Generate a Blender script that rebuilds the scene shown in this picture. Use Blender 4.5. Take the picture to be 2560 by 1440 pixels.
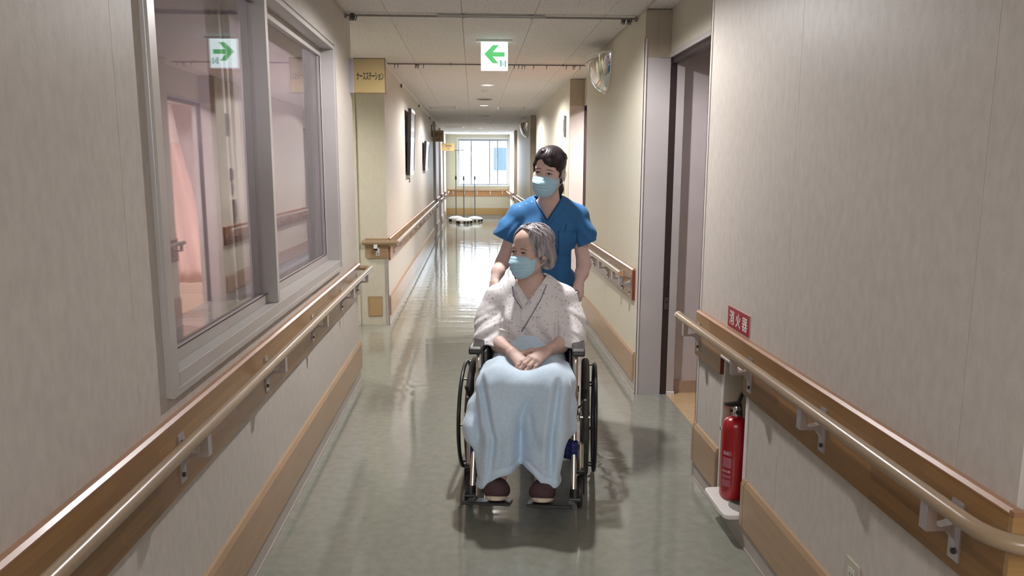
import bpy, bmesh, math, random
import numpy as np
from mathutils import Vector, Matrix, Euler
from mathutils.bvhtree import BVHTree
for o in list(bpy.data.objects): bpy.data.objects.remove(o)
scene = bpy.context.scene
COL = scene.collection
R_ = math.radians
PI = math.pi
rnd = random.Random(7)

# ------------------------------------------------------------------ camera
CAMH = 1.5
cam_d = bpy.data.cameras.new('camera'); cam = bpy.data.objects.new('camera', cam_d); COL.objects.link(cam)
cam_d.sensor_fit = 'HORIZONTAL'; cam_d.sensor_width = 36.0
cam_d.lens = 1887.5 / 2560 * 36.0
cam_d.clip_start = 0.02; cam_d.clip_end = 300
def cam_matrix(p, y, r):
    f = Vector((math.sin(y)*math.cos(p), math.cos(y)*math.cos(p), -math.sin(p)))
    r0 = Vector((math.cos(y), -math.sin(y), 0)); d0 = f.cross(r0)
    rr = r0*math.cos(r) + d0*math.sin(r); dd = -r0*math.sin(r) + d0*math.cos(r)
    m = Matrix((( rr.x, -dd.x, -f.x, 0), (rr.y, -dd.y, -f.y, 0), (rr.z, -dd.z, -f.z, CAMH), (0, 0, 0, 1)))
    return m
cam.matrix_world = cam_matrix(0.15777, 0.05066, -0.00272)
scene.camera = cam

# ------------------------------------------------------------------ exposure, sky, lamps
vs = scene.view_settings
vs.view_transform = 'Standard'; vs.look = 'None'; vs.exposure = -0.13; vs.gamma = 1.0; vs.use_curve_mapping = False
scene.cycles.max_bounces = 10; scene.cycles.diffuse_bounces = 6; scene.cycles.glossy_bounces = 5
scene.cycles.transparent_max_bounces = 12; scene.cycles.transmission_bounces = 6
scene.cycles.caustics_reflective = False; scene.cycles.caustics_refractive = False
scene.cycles.sample_clamp_indirect = 4.0

world = bpy.data.worlds.new('sky'); scene.world = world; world.use_nodes = True
wn = world.node_tree.nodes; wl = world.node_tree.links
wbg = wn['Background']; wbg.inputs['Color'].default_value = (0.84, 0.92, 1.0, 1); wbg.inputs['Strength'].default_value = 52.0

def lamp(kind, name, loc, energy, color=(1, 1, 1), size=0.1, rot=(0, 0, 0), spot=None, blend=0.3, size_y=None):
    d = bpy.data.lights.new(name, kind); d.energy = energy; d.color = color
    if kind == 'AREA':
        d.size = size
        if size_y: d.shape = 'RECTANGLE'; d.size_y = size_y
    else: d.shadow_soft_size = size
    if kind == 'SPOT': d.spot_size = spot; d.spot_blend = blend
    o = bpy.data.objects.new(name, d); COL.objects.link(o); o.location = loc; o.rotation_euler = rot
    return o
WARM = (1.0, 0.965, 0.945)
DOWN_Y = (-1.1, 4.1, 9.3, 12.3, 19.2)
DOWN_E = {-1.1: 30, 4.1: 190, 9.3: 200, 12.3: 190, 19.2: 180}
for y in DOWN_Y:
    lamp('SPOT', 'downlight_lamp', (0.17, y, 2.455), DOWN_E[y], WARM, 0.045, (0, 0, 0), R_(166), 0.35)
# broad fill light added behind the camera to lift the surfaces facing it
lamp('AREA', 'front_fill', (0.1, -1.2, 2.44), 128, (1.0, 0.98, 0.975), 2.2, (R_(28), 0, 0), size_y=1.6)
# daylight portal on the end window (only guides the sky's samples)
pw = lamp('AREA', 'window_portal', (0.285, 23.2, 1.67), 1, (1, 1, 1), 1.5, (R_(-90), 0, 0), size_y=1.38); pw.data.cycles.is_portal = True
# lamps of the side rooms and the side hall
lamp('SPOT', 'ward_lamp', (2.0, 7.7, 2.4), 420, (1.0, 0.90, 0.82), 0.12, (0, 0, 0), R_(165), 0.5)
lamp('SPOT', 'ward_lamp', (2.3, 10.8, 2.4), 420, (1.0, 0.93, 0.88), 0.12, (0, 0, 0), R_(165), 0.5)
lamp('SPOT', 'ward_lamp', (2.3, 4.0, 2.4), 20, (1.0, 0.92, 0.95), 0.12, (0, 0, 0), R_(165), 0.5)  # weak fill added in the first ward, otherwise lit by corridor bounce
lamp('SPOT', 'hall_lamp', (-2.0, 6.25, 2.4), 90, (1.0, 0.96, 0.86), 0.08, (0, 0, 0), R_(160), 0.5)
lamp('SPOT', 'station_lamp', (-2.4, 2.6, 2.4), 60, (0.96, 0.92, 1.0), 0.1, (0, 0, 0), R_(160), 0.5)

# ------------------------------------------------------------------ materials
MATS = {}
def new_mat(name):
    m = bpy.data.materials.new(name); m.use_nodes = True
    return m, m.node_tree.nodes, m.node_tree.links, m.node_tree.nodes['Principled BSDF']
def mat(name, col, rough=0.5, metal=0.0, var=0.06, scale=30.0, stretch=(1, 1, 1), bump=0.0, coat=0.0, sheen=0.0, sss=0.0, spec=0.5, col2=None, detail=3.0):
    """principled with a procedural mottling between two close tones"""
    if name in MATS: return MATS[name]
    m, n, l, b = new_mat(name)
    b.inputs['Roughness'].default_value = rough; b.inputs['Metallic'].default_value = metal
    b.inputs['Specular IOR Level'].default_value = spec
    if coat: b.inputs['Coat Weight'].default_value = coat; b.inputs['Coat Roughness'].default_value = 0.15
    if sheen: b.inputs['Sheen Weight'].default_value = sheen; b.inputs['Sheen Roughness'].default_value = 0.5
    if sss:
        b.inputs['Subsurface Weight'].default_value = sss; b.inputs['Subsurface Radius'].default_value = (0.012, 0.005, 0.003)
        b.inputs['Subsurface Scale'].default_value = 0.5
    tc = n.new('ShaderNodeTexCoord'); mp = n.new('ShaderNodeMapping'); mp.inputs['Scale'].default_value = stretch
    nz = n.new('ShaderNodeTexNoise'); nz.inputs['Scale'].default_value = scale; nz.inputs['Detail'].default_value = detail
    l.new(tc.outputs['Object'], mp.inputs['Vector']); l.new(mp.outputs['Vector'], nz.inputs['Vector'])
    rp = n.new('ShaderNodeValToRGB')
    c2 = col2 or tuple(min(1, c*(1+var)) for c in col); c1 = col if col2 else tuple(c*(1-var) for c in col)
    rp.color_ramp.elements[0].color = (*c1, 1); rp.color_ramp.elements[1].color = (*c2, 1)
    rp.color_ramp.elements[0].position = 0.32; rp.color_ramp.elements[1].position = 0.68
    l.new(nz.outputs['Fac'], rp.inputs['Fac']); l.new(rp.outputs['Color'], b.inputs['Base Color'])
    if bump:
        bp = n.new('ShaderNodeBump'); bp.inputs['Strength'].default_value = bump; bp.inputs['Distance'].default_value = 0.002
        l.new(nz.outputs['Fac'], bp.inputs['Height']); l.new(bp.outputs['Normal'], b.inputs['Normal'])
    MATS[name] = m
    return m

def wallpaper(name, base, dark, spot):
    m, n, l, b = new_mat(name)
    b.inputs['Roughness'].default_value = 0.42; b.inputs['Specular IOR Level'].default_value = 0.32
    g = n.new('ShaderNodeNewGeometry'); mp = n.new('ShaderNodeMapping'); mp.inputs['Scale'].default_value = (1, 1, 0.5)
    l.new(g.outputs['Position'], mp.inputs['Vector'])
    a = n.new('ShaderNodeTexNoise'); a.inputs['Scale'].default_value = 38; a.inputs['Detail'].default_value = 4
    c = n.new('ShaderNodeTexNoise'); c.inputs['Scale'].default_value = 170; c.inputs['Detail'].default_value = 2
    e = n.new('ShaderNodeTexNoise'); e.inputs['Scale'].default_value = 1.7; e.inputs['Detail'].default_value = 2
    for t in (a, c): l.new(mp.outputs['Vector'], t.inputs['Vector'])
    l.new(g.outputs['Position'], e.inputs['Vector'])
    rp = n.new('ShaderNodeValToRGB'); rp.color_ramp.elements[0].color = (*dark, 1); rp.color_ramp.elements[1].color = (*base, 1)
    rp.color_ramp.elements[0].position = 0.30; rp.color_ramp.elements[1].position = 0.66
    l.new(a.outputs['Fac'], rp.inputs['Fac'])
    rq = n.new('ShaderNodeValToRGB'); rq.color_ramp.elements[0].color = (*spot, 1); rq.color_ramp.elements[1].color = (1, 1, 1, 1)
    rq.color_ramp.elements[0].position = 0.25; rq.color_ramp.elements[1].position = 0.5
    l.new(c.outputs['Fac'], rq.inputs['Fac'])
    mx = n.new('ShaderNodeMix'); mx.data_type = 'RGBA'; mx.blend_type = 'MULTIPLY'; mx.inputs[0].default_value = 0.8
    l.new(rp.outputs['Color'], mx.inputs[6]); l.new(rq.outputs['Color'], mx.inputs[7])
    l.new(mx.outputs[2], b.inputs['Base Color'])
    bp = n.new('ShaderNodeBump'); bp.inputs['Strength'].default_value = 0.12; bp.inputs['Distance'].default_value = 0.002
    l.new(c.outputs['Fac'], bp.inputs['Height']); l.new(bp.outputs['Normal'], b.inputs['Normal'])
    MATS[name] = m
    return m
W_ROSE = wallpaper('wallpaper_rose', (0.575, 0.53, 0.488), (0.51, 0.47, 0.43), (0.93, 0.95, 0.93))
W_CREAM = wallpaper('wallpaper_cream', (0.65, 0.615, 0.515), (0.61, 0.578, 0.485), (0.95, 0.96, 0.93))
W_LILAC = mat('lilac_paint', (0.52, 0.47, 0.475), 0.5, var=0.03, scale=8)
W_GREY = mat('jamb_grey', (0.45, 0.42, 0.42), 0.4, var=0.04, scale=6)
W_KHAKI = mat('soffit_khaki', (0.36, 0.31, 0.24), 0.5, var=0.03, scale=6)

def ceiling_mat():
    m, n, l, b = new_mat('ceiling_board')
    b.inputs['Roughness'].default_value = 0.85
    g = n.new('ShaderNodeNewGeometry')
    v = n.new('ShaderNodeTexNoise'); v.inputs['Scale'].default_value = 75; v.inputs['Detail'].default_value = 2.5
    l.new(g.outputs['Position'], v.inputs['Vector'])
    rp = n.new('ShaderNodeValToRGB'); rp.color_ramp.elements[0].color = (0.36, 0.335, 0.325, 1); rp.color_ramp.elements[1].color = (0.80, 0.785, 0.80, 1)
    rp.color_ramp.elements[0].position = 0.32; rp.color_ramp.elements[1].position = 0.40
    l.new(v.outputs['Fac'], rp.inputs['Fac']); l.new(rp.outputs['Color'], b.inputs['Base Color'])
    bp = n.new('ShaderNodeBump'); bp.inputs['Strength'].default_value = 0.3; bp.inputs['Distance'].default_value = 0.003
    l.new(v.outputs['Fac'], bp.inputs['Height']); l.new(bp.outputs['Normal'], b.inputs['Normal'])
    return m
M_CEIL = ceiling_mat()

def floor_mat(name, c1, c2):
    m, n, l, b = new_mat(name)
    b.inputs['Roughness'].default_value = 0.075; b.inputs['Specular IOR Level'].default_value = 0.5
    b.inputs['Coat Weight'].default_value = 0.25; b.inputs['Coat Roughness'].default_value = 0.05
    g = n.new('ShaderNodeNewGeometry')
    a = n.new('ShaderNodeTexNoise'); a.inputs['Scale'].default_value = 22; a.inputs['Detail'].default_value = 5
    l.new(g.outputs['Position'], a.inputs['Vector'])
    rp = n.new('ShaderNodeValToRGB'); rp.color_ramp.elements[0].color = (*c1, 1); rp.color_ramp.elements[1].color = (*c2, 1)
    rp.color_ramp.elements[0].position = 0.35; rp.color_ramp.elements[1].position = 0.65
    l.new(a.outputs['Fac'], rp.inputs['Fac']); l.new(rp.outputs['Color'], b.inputs['Base Color'])
    # long gentle waves of the worn sheet across the corridor
    mp = n.new('ShaderNodeMapping'); mp.inputs['Scale'].default_value = (0.9, 3.0, 1)
    l.new(g.outputs['Position'], mp.inputs['Vector'])
    w = n.new('ShaderNodeTexNoise'); w.inputs['Scale'].default_value = 2.2; w.inputs['Detail'].default_value = 2.5
    l.new(mp.outputs['Vector'], w.inputs['Vector'])
    bp = n.new('ShaderNodeBump'); bp.inputs['Strength'].default_value = 0.55; bp.inputs['Distance'].default_value = 0.006
    l.new(w.outputs['Fac'], bp.inputs['Height']); l.new(bp.outputs['Normal'], b.inputs['Normal']); l.new(bp.outputs['Normal'], b.inputs['Coat Normal'])
    return m
M_FLOOR = floor_mat('floor_vinyl_green', (0.243, 0.247, 0.212), (0.278, 0.281, 0.243))
M_FLOOR2 = floor_mat('floor_vinyl_tan', (0.52, 0.36, 0.20), (0.57, 0.40, 0.23))

def wood(name, ca, cb, rough=0.32, axis='Y', coat=0.15):
    """finger-jointed strips: blocks of slightly different tone with grain along the board"""
    m, n, l, b = new_mat(name)
    b.inputs['Roughness'].default_value = rough; b.inputs['Coat Weight'].default_value = coat; b.inputs['Coat Roughness'].default_value = 0.2
    g = n.new('ShaderNodeNewGeometry'); sp = n.new('ShaderNodeSeparateXYZ'); l.new(g.outputs['Position'], sp.inputs[0])
    cb_ = n.new('ShaderNodeCombineXYZ'); l.new(sp.outputs[axis], cb_.inputs['X']); l.new(sp.outputs['Z'], cb_.inputs['Y'])
    bk = n.new('ShaderNodeTexBrick'); bk.inputs['Scale'].default_value = 1.0; bk.inputs['Brick Width'].default_value = 0.62; bk.inputs['Row Height'].default_value = 0.036
    bk.inputs['Mortar Size'].default_value = 0.0003; bk.inputs['Bias'].default_value = 0.0; bk.offset = 0.37
    bk.inputs['Color1'].default_value = (*ca, 1); bk.inputs['Color2'].default_value = (*cb, 1); bk.inputs['Mortar'].default_value = (*[c*0.7 for c in ca], 1)
    l.new(cb_.outputs[0], bk.inputs['Vector'])
    mp = n.new('ShaderNodeMapping'); mp.inputs['Scale'].default_value = (3, 60, 1); l.new(cb_.outputs[0], mp.inputs['Vector'])
    nz = n.new('ShaderNodeTexNoise'); nz.inputs['Scale'].default_value = 2.0; nz.inputs['Detail'].default_value = 4; l.new(mp.outputs['Vector'], nz.inputs['Vector'])
    rp = n.new('ShaderNodeValToRGB'); rp.color_ramp.elements[0].color = (0.72, 0.70, 0.68, 1); rp.color_ramp.elements[1].color = (1.1, 1.1, 1.1, 1)
    l.new(nz.outputs['Fac'], rp.inputs['Fac'])
    mx = n.new('ShaderNodeMix'); mx.data_type = 'RGBA'; mx.blend_type = 'MULTIPLY'; mx.inputs[0].default_value = 1.0
    l.new(bk.outputs['Color'], mx.inputs[6]); l.new(rp.outputs['Color'], mx.inputs[7]); l.new(mx.outputs[2], b.inputs['Base Color'])
    MATS[name] = m
    return m
M_BOARD = wood('rail_board_oak', (0.36, 0.19, 0.066), (0.235, 0.118, 0.038))
M_BOARDX = wood('rail_board_oak_end', (0.42, 0.26, 0.11), (0.37, 0.22, 0.09), axis='X')
M_CAP = mat('board_cap_wood', (0.33, 0.175, 0.10), 0.35, var=0.1, scale=8, coat=0.15)
M_ENDG = mat('board_end_mahogany', (0.16, 0.035, 0.025), 0.4, var=0.1)
M_RAIL = mat('rail_tube_tan', (0.315, 0.228, 0.146), 0.28, var=0.05, scale=5, coat=0.2)
M_KICK = mat('kick_board_tan', (0.39, 0.265, 0.165), 0.32, var=0.06, scale=4, stretch=(1, 1, 8), coat=0.1)
M_BASE = mat('skirting_grey', (0.42, 0.38, 0.345), 0.3, var=0.05, scale=6)
M_STEEL = mat('bracket_steel', (0.62, 0.58, 0.60), 0.32, 0.85, var=0.04)
M_CHROME = mat('chrome', (0.80, 0.78, 0.76), 0.12, 1.0, var=0.02)
M_ALU = mat('champagne_tube', (0.66, 0.60, 0.53), 0.22, 0.9, var=0.03)
M_BLACK = mat('black_plastic', (0.018, 0.017, 0.018), 0.38, var=0.15)
M_RUBBER = mat('dark_rubber', (0.045, 0.042, 0.04), 0.6, var=0.2)
M_DARK = mat('dark_bronze', (0.03, 0.018, 0.018), 0.45, var=0.1)
M_WHITE = mat('white_plastic', (0.78, 0.76, 0.74), 0.35, var=0.02)
M_FRAME = mat('window_frame_grey', (0.48, 0.455, 0.44), 0.35, 0.3, var=0.03, scale=5)
M_RED = mat('extinguisher_red', (0.36, 0.008, 0.014), 0.28, var=0.1, coat=0.3)

def emis(name, col, strength=1.0):
    if name in MATS: return MATS[name]
    m, n, l, b = new_mat(name)
    b.inputs['Base Color'].default_value = (*[c*0.5 for c in col], 1); b.inputs['Roughness'].default_value = 0.4
    b.inputs['Emission Color'].default_value = (*col, 1); b.inputs['Emission Strength'].default_value = strength
    MATS[name] = m
    return m
def glass_mat(name, r0, tint):
    m, n, l, b = new_mat(name)
    n.remove(b); out = n['Material Output']
    tr = n.new('ShaderNodeBsdfTransparent'); tr.inputs['Color'].default_value = (*tint, 1)
    gl = n.new('ShaderNodeBsdfGlossy'); gl.inputs['Roughness'].default_value = 0.012; gl.inputs['Color'].default_value = (0.95, 0.94, 0.97, 1)
    g = n.new('ShaderNodeNewGeometry')
    dt = n.new('ShaderNodeVectorMath'); dt.operation = 'DOT_PRODUCT'; l.new(g.outputs['Incoming'], dt.inputs[0]); l.new(g.outputs['Normal'], dt.inputs[1])
    def mth(op, a, c=None):
        k = n.new('ShaderNodeMath'); k.operation = op
        for i, v in enumerate((a, c)):
            if v is None: continue
            if isinstance(v, (int, float)): k.inputs[i].default_value = v
            else: l.new(v, k.inputs[i])
        return k.outputs[0]
    ab = mth('ABSOLUTE', dt.outputs['Value']); p5 = mth('POWER', mth('SUBTRACT', 1.0, ab), 5.0)
    fr = mth('ADD', mth('MULTIPLY', p5, 1.0-r0), r0)      # Fresnel (Schlick)
    ms = n.new('ShaderNodeMixShader'); l.new(fr, ms.inputs[0]); l.new(tr.outputs[0], ms.inputs[1]); l.new(gl.outputs[0], ms.inputs[2])
    l.new(ms.outputs[0], out.inputs['Surface'])
    return m
M_GLASS = glass_mat('station_glass', 0.17, (0.93, 0.90, 0.92))
M_GLASS2 = glass_mat('end_glass', 0.05, (0.96, 0.98, 1.0))

# ------------------------------------------------------------------ mesh helpers
def obj(name, bm, m, parent=None, smooth=False, bevel=0.0, autosmooth=None):
    bmesh.ops.recalc_face_normals(bm, faces=bm.faces)
    me = bpy.data.meshes.new(name); bm.to_mesh(me); bm.free()
    o = bpy.data.objects.new(name, me); COL.objects.link(o)
    if m: me.materials.append(m)
    if parent: o.parent = parent
    if smooth:
        me.polygons.foreach_set('use_smooth', [True]*len(me.polygons))
        if autosmooth: me.set_sharp_from_angle(angle=R_(autosmooth))
    if bevel:
        bv = o.modifiers.new('bevel', 'BEVEL'); bv.width = bevel; bv.segments = 2; bv.limit_method = 'ANGLE'
    return o
def box(bm, x0, x1, y0, y1, z0, z1):
    v = [bm.verts.new(p) for p in ((x0, y0, z0), (x1, y0, z0), (x1, y1, z0), (x0, y1, z0), (x0, y0, z1), (x1, y0, z1), (x1, y1, z1), (x0, y1, z1))]
    for f in ((0, 3, 2, 1), (4, 5, 6, 7), (0, 1, 5, 4), (1, 2, 6, 5), (2, 3, 7, 6), (3, 0, 4, 7)): bm.faces.new([v[i] for i in f])
    return v
def boxes(*bs):
    bm = bmesh.new()
    for b in bs: box(bm, *b)
    return bm
def tube(bm, pts, r, seg=10, closed=False, caps=True):
    """sweep a circle along a polyline; r may be a list"""
    P = [Vector(p) for p in pts]; n = len(P); rs = r if isinstance(r, (list, tuple)) else [r]*n
    rings = []; up = None
    for i in range(n):
        if closed: t = (P[(i+1) % n]-P[i-1])
        else: t = (P[min(i+1, n-1)]-P[max(i-1, 0)])
        t.normalize()
        if up is None:
            up = Vector((0, 0, 1)) if abs(t.z) < 0.9 else Vector((1, 0, 0))
        a = (up - t*up.dot(t)).normalized(); b = t.cross(a); up = a
        rings.append([bm.verts.new(P[i] + (a*math.cos(2*PI*k/seg) + b*math.sin(2*PI*k/seg))*rs[i]) for k in range(seg)])
    m = n if closed else n-1
    for i in range(m):
        A, B = rings[i], rings[(i+1) % n]
        for k in range(seg): bm.faces.new((A[k], A[(k+1) % seg], B[(k+1) % seg], B[k]))
    if caps and not closed:
        bm.faces.new(rings[0][::-1]); bm.faces.new(rings[-1])
    return bm
def tubes(*ts, seg=10):
    bm = bmesh.new()
    for t in ts: tube(bm, t[0], t[1], seg=t[2] if len(t) > 2 else seg)
    return bm
def fillet(pts, r, n=5):
    """round the inner corners of a polyline"""
    P = [Vector(p) for p in pts]; out = [P[0]]
    for i in range(1, len(P)-1):
        a = (P[i-1]-P[i]); b = (P[i+1]-P[i]); d = min(r, a.length*0.49, b.length*0.49)
        A = P[i]+a.normalized()*d; B = P[i]+b.normalized()*d
        for k in range(n+1):
            t = k/n; out.append(A*(1-t)**2 + P[i]*2*t*(1-t) + B*t*t)
    out.append(P[-1]); return out
def lathe(bm, prof, seg=24, axis='Z', c=(0, 0, 0), cap=True):
    rings = []
    for r, h in prof:
        ring = []
        for k in range(seg):
            a = 2*PI*k/seg; u, v = r*math.cos(a), r*math.sin(a)
            p = {'Z': (u, v, h), 'Y': (u, h, v), 'X': (h, u, v)}[axis]
            ring.append(bm.verts.new((p[0]+c[0], p[1]+c[1], p[2]+c[2])))
        rings.append(ring)
    for A, B in zip(rings, rings[1:]):
        for k in range(seg): bm.faces.new((A[k], A[(k+1) % seg], B[(k+1) % seg], B[k]))
    if cap: bm.faces.new(rings[0][::-1]); bm.faces.new(rings[-1])
    return bm
def prism(bm, poly, axis, a, b):
    """extrude a 2-D polygon; axis is the extrusion axis, the polygon's coordinates are the other two in order"""
    def P(u, v, w): return {'X': (w, u, v), 'Y': (u, w, v), 'Z': (u, v, w)}[axis]
    A = [bm.verts.new(P(u, v, a)) for u, v in poly]; B = [bm.verts.new(P(u, v, b)) for u, v in poly]
    n = len(poly); bm.faces.new(A[::-1]); bm.faces.new(B)
    for i in range(n): bm.faces.new((A[i], A[(i+1) % n], B[(i+1) % n], B[i]))
    return bm
def thing(name, label, cat, loc=(0, 0, 0), rotz=0, group=None):
    o = bpy.data.objects.new(name, None); COL.objects.link(o); o.empty_display_size = 0.1
    o.location = loc; o.rotation_euler = (0, 0, rotz)
    return tag(o, label, cat, group)
def tag(o, label, cat, group=None):
    o['label'] = label; o['category'] = cat
    if group: o['group'] = group
    return o
def struct(o): o['kind'] = 'structure'; return o
def dup(root, loc=None, rotz=None, label=None):
    r = root.copy(); COL.objects.link(r)
    if loc is not None: r.location = loc
    if rotz is not None: r.rotation_euler = (0, 0, rotz)
    if label: r['label'] = label
    for ch in list(root.children):
        c = ch.copy(); COL.objects.link(c); c.parent = r
        for g in list(ch.children):
            d = g.copy(); COL.objects.link(d); d.parent = c
    return r
def text_bm(body, size, sx=1.0, extrude=0.001, offset=0.0):
    """lettering as mesh in the XY plane, centred on its bounds; returns a bmesh"""
    cu = bpy.data.curves.new('lettering', 'FONT'); cu.body = body; cu.size = size; cu.extrude = extrude; cu.offset = offset
    cu.align_x = 'CENTER'; cu.align_y = 'CENTER'; cu.resolution_u = 3
    t = bpy.data.objects.new('lettering', cu); COL.objects.link(t)
    dg = bpy.context.evaluated_depsgraph_get(); dg.update()
    me = bpy.data.meshes.new_from_object(t.evaluated_get(dg))
    bm = bmesh.new(); bm.from_mesh(me); bpy.data.meshes.remove(me); bpy.data.objects.remove(t); bpy.data.curves.remove(cu)
    if bm.verts:
        xs = [v.co.x for v in bm.verts]; ys = [v.co.y for v in bm.verts]
        cx, cy = (min(xs)+max(xs))/2, (min(ys)+max(ys))/2
        for v in bm.verts: v.co = Vector(((v.co.x-cx)*sx, v.co.y-cy, v.co.z))
    return bm
def xf(bm, m): bmesh.ops.transform(bm, matrix=m, verts=bm.verts); return bm
# ------------------------------------------------------------------ the shell
XL, XR, ZC, YE = -0.82, 1.075, 2.48, 22.9
WT = 0.165                      # thickness of the right-hand wall
XD = XR + WT                    # plane of the right-hand doors
struct(obj('floor', boxes((-3.7, 1.285, -3.1, 23.1, -0.1, 0.0)), M_FLOOR))
struct(obj('floor.001', boxes((1.285, 4.2, -3.1, 23.1, -0.1, 0.0)), M_FLOOR2))
ceil = struct(obj('ceiling', boxes((-3.7, 4.2, -3.1, 23.1, 2.492, 2.62)), mat('ceiling_joint', (0.32, 0.30, 0.29), 0.9)))
def panel_obj(name, rects, axis, face, depth, m, parent):
    """one wall board made of adjoining rectangles (u0,u1,z0,z1); axis 'x' = wall plane X=face, 'y' = wall plane Y=face"""
    bm = bmesh.new()
    for u0, u1, z0, z1 in rects:
        a, b = min(face, face+depth), max(face, face+depth)
        if axis == 'x': box(bm, a, b, u0, u1, z0, z1)
        else: box(bm, u0, u1, a, b, z0, z1)
    return obj(name, bm, m, parent)
# ceiling boards with open joints
cx = [-3.7, -2.91, -2.44, -1.97, -1.50, -1.02, -0.546, -0.07, 0.40, 0.863, 1.24]
for i in range(len(cx)-1):
    y = -3.1 + (0.91 if i % 2 else 0.0)
    ys = [-3.1] + [y+1.82*k for k in range(1, 15) if y+1.82*k < 23.0] + [23.1]
    for a, b in zip(ys, ys[1:]):
        if cx[i+1] < -0.9 and not (4.5 < (a+b)/2 < 8): continue
        obj('ceiling_panel', boxes((cx[i]+0.0014, cx[i+1]-0.0014, a+0.0004, b-0.0004, 2.48, 2.493)), M_CEIL, ceil)
obj('ceiling_panel', boxes((1.242, 4.2, -3.1, 23.1, 2.48, 2.493)), M_CEIL, ceil)
obj('ceiling_panel', boxes((-3.7, -1.02, -3.1, 4.4, 2.48, 2.493)), M_CEIL, ceil)

def cut(rect, holes):
    """rectangle (u0,u1,z0,z1) minus rectangular holes, as rectangles"""
    out = [rect]
    for h in holes:
        nxt = []
        for r in out:
            u0, u1 = max(r[0], h[0]), min(r[1], h[1]); z0, z1 = max(r[2], h[2]), min(r[3], h[3])
            if u0 >= u1 or z0 >= z1: nxt.append(r); continue
            if r[0] < u0: nxt.append((r[0], u0, r[2], r[3]))
            if u1 < r[1]: nxt.append((u1, r[1], r[2], r[3]))
            if r[2] < z0: nxt.append((u0, u1, r[2], z0))
            if z1 < r[3]: nxt.append((u0, u1, z1, r[3]))
        out = nxt
    return out
def wall(name, axis, face, thick, u0, u1, m, seams=(), holes=(), z1=2.49):
    """core + one board per strip of wallpaper; thick is signed (away from the room)"""
    s = 1 if thick > 0 else -1
    core = struct(panel_obj(name, cut((u0, u1, 0, z1), holes), axis, face+0.004*s, thick-0.004*s, mat('wall_core', (0.30, 0.27, 0.24), 0.8), None))
    us = [u0] + [q for q in sorted(seams) if u0+0.05 < q < u1-0.05] + [u1]
    for i, (a, b) in enumerate(zip(us, us[1:])):
        ga = 0.0 if i == 0 else 0.0007; gb = 0.0 if i == len(us)-2 else 0.0007
        panel_obj('wall_panel', cut((a+ga, b-gb, 0, z1), holes), axis, face, 0.0045*s, m, core)
    return core
def seq(a, b, phase, pitch=0.955):
    out = []; k = math.ceil((a-phase)/pitch)
    while phase+k*pitch < b: out.append(phase+k*pitch); k += 1
    return out
WIN = (2.02, 4.605, 0.92, 2.20)
NICHE = (2.82, 3.10, 0.09, 0.705)
wl1 = wall('wall_left', 'x', XL, -0.12, -3.0, 5.30, W_ROSE, seq(-3, 5.3, 4.69), [WIN])
wall('wall_left.001', 'x', XL, -0.12, 7.20, 15.60, W_ROSE, seq(7.2, 15.6, 8.3))
wall('wall_left.002', 'x', XL, -0.12, 16.75, 18.05, W_ROSE)
wall('wall_left.003', 'x', XL, -0.12, 19.30, 20.35, W_ROSE)
wall('wall_left.004', 'x', XL, -0.12, 21.40, YE, W_CREAM)
wall('wall_right', 'x', XR, WT, 1.37, 3.486, W_ROSE, [1.555, 2.512], [NICHE])
wall('wall_right.001', 'x', XR, WT, 4.856, 7.27, W_CREAM, [5.45, 6.05])
wall('wall_right.002', 'x', XR, WT, 8.60, 13.14, W_CREAM, seq(8.6, 13, 9.5))
wall('wall_right.003', 'x', XR, WT, 14.55, 18.83, W_CREAM, seq(14.6, 18.8, 15.6))
wall('wall_right.004', 'x', XR, WT, 20.30, YE, W_CREAM)
WEND = (-0.48, 1.05, 0.97, 2.37)
wall('wall_back', 'y', YE, 0.2, -0.94, 1.24, W_CREAM, [], [WEND])
wall('wall_left.005', 'y', 7.20, 0.12, -3.7, -0.94+0.0, W_CREAM, [-1.085, -0.975])
# the cream end face of the far left wall, in line with the hall behind the nurses' room
struct(obj('wall_left.006', boxes((-0.94, XL+0.0005, 7.196, 7.20, 0, 2.48)), W_CREAM))
struct(obj('trim_1', boxes((-1.115, -1.088, 7.185, 7.2, 0, 2.48)), W_CREAM))
struct(obj('trim_2', boxes((XL-0.03, XL+0.003, 7.190, 7.1965, 0, 0.63), (XL, XL+0.0035, 7.190, 7.225, 0, 0.63)), M_STEEL))
struct(obj('trim_3', boxes((XR-0.003, XR+0.012, 4.843, 4.8495, 0, 2.3), (XR-0.003, XR, 4.843, 4.868, 0, 2.3)), mat('corner_strip', (0.66, 0.62, 0.60), 0.3, var=0.02)))
struct(obj('trim_4', boxes((XR-0.003, XR+0.03, 3.486, 3.492, 0, 2.46), (XR-0.003, XR, 3.465, 3.492, 0, 2.46)), mat('corner_strip2', (0.56, 0.52, 0.50), 0.35, var=0.02)))
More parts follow.
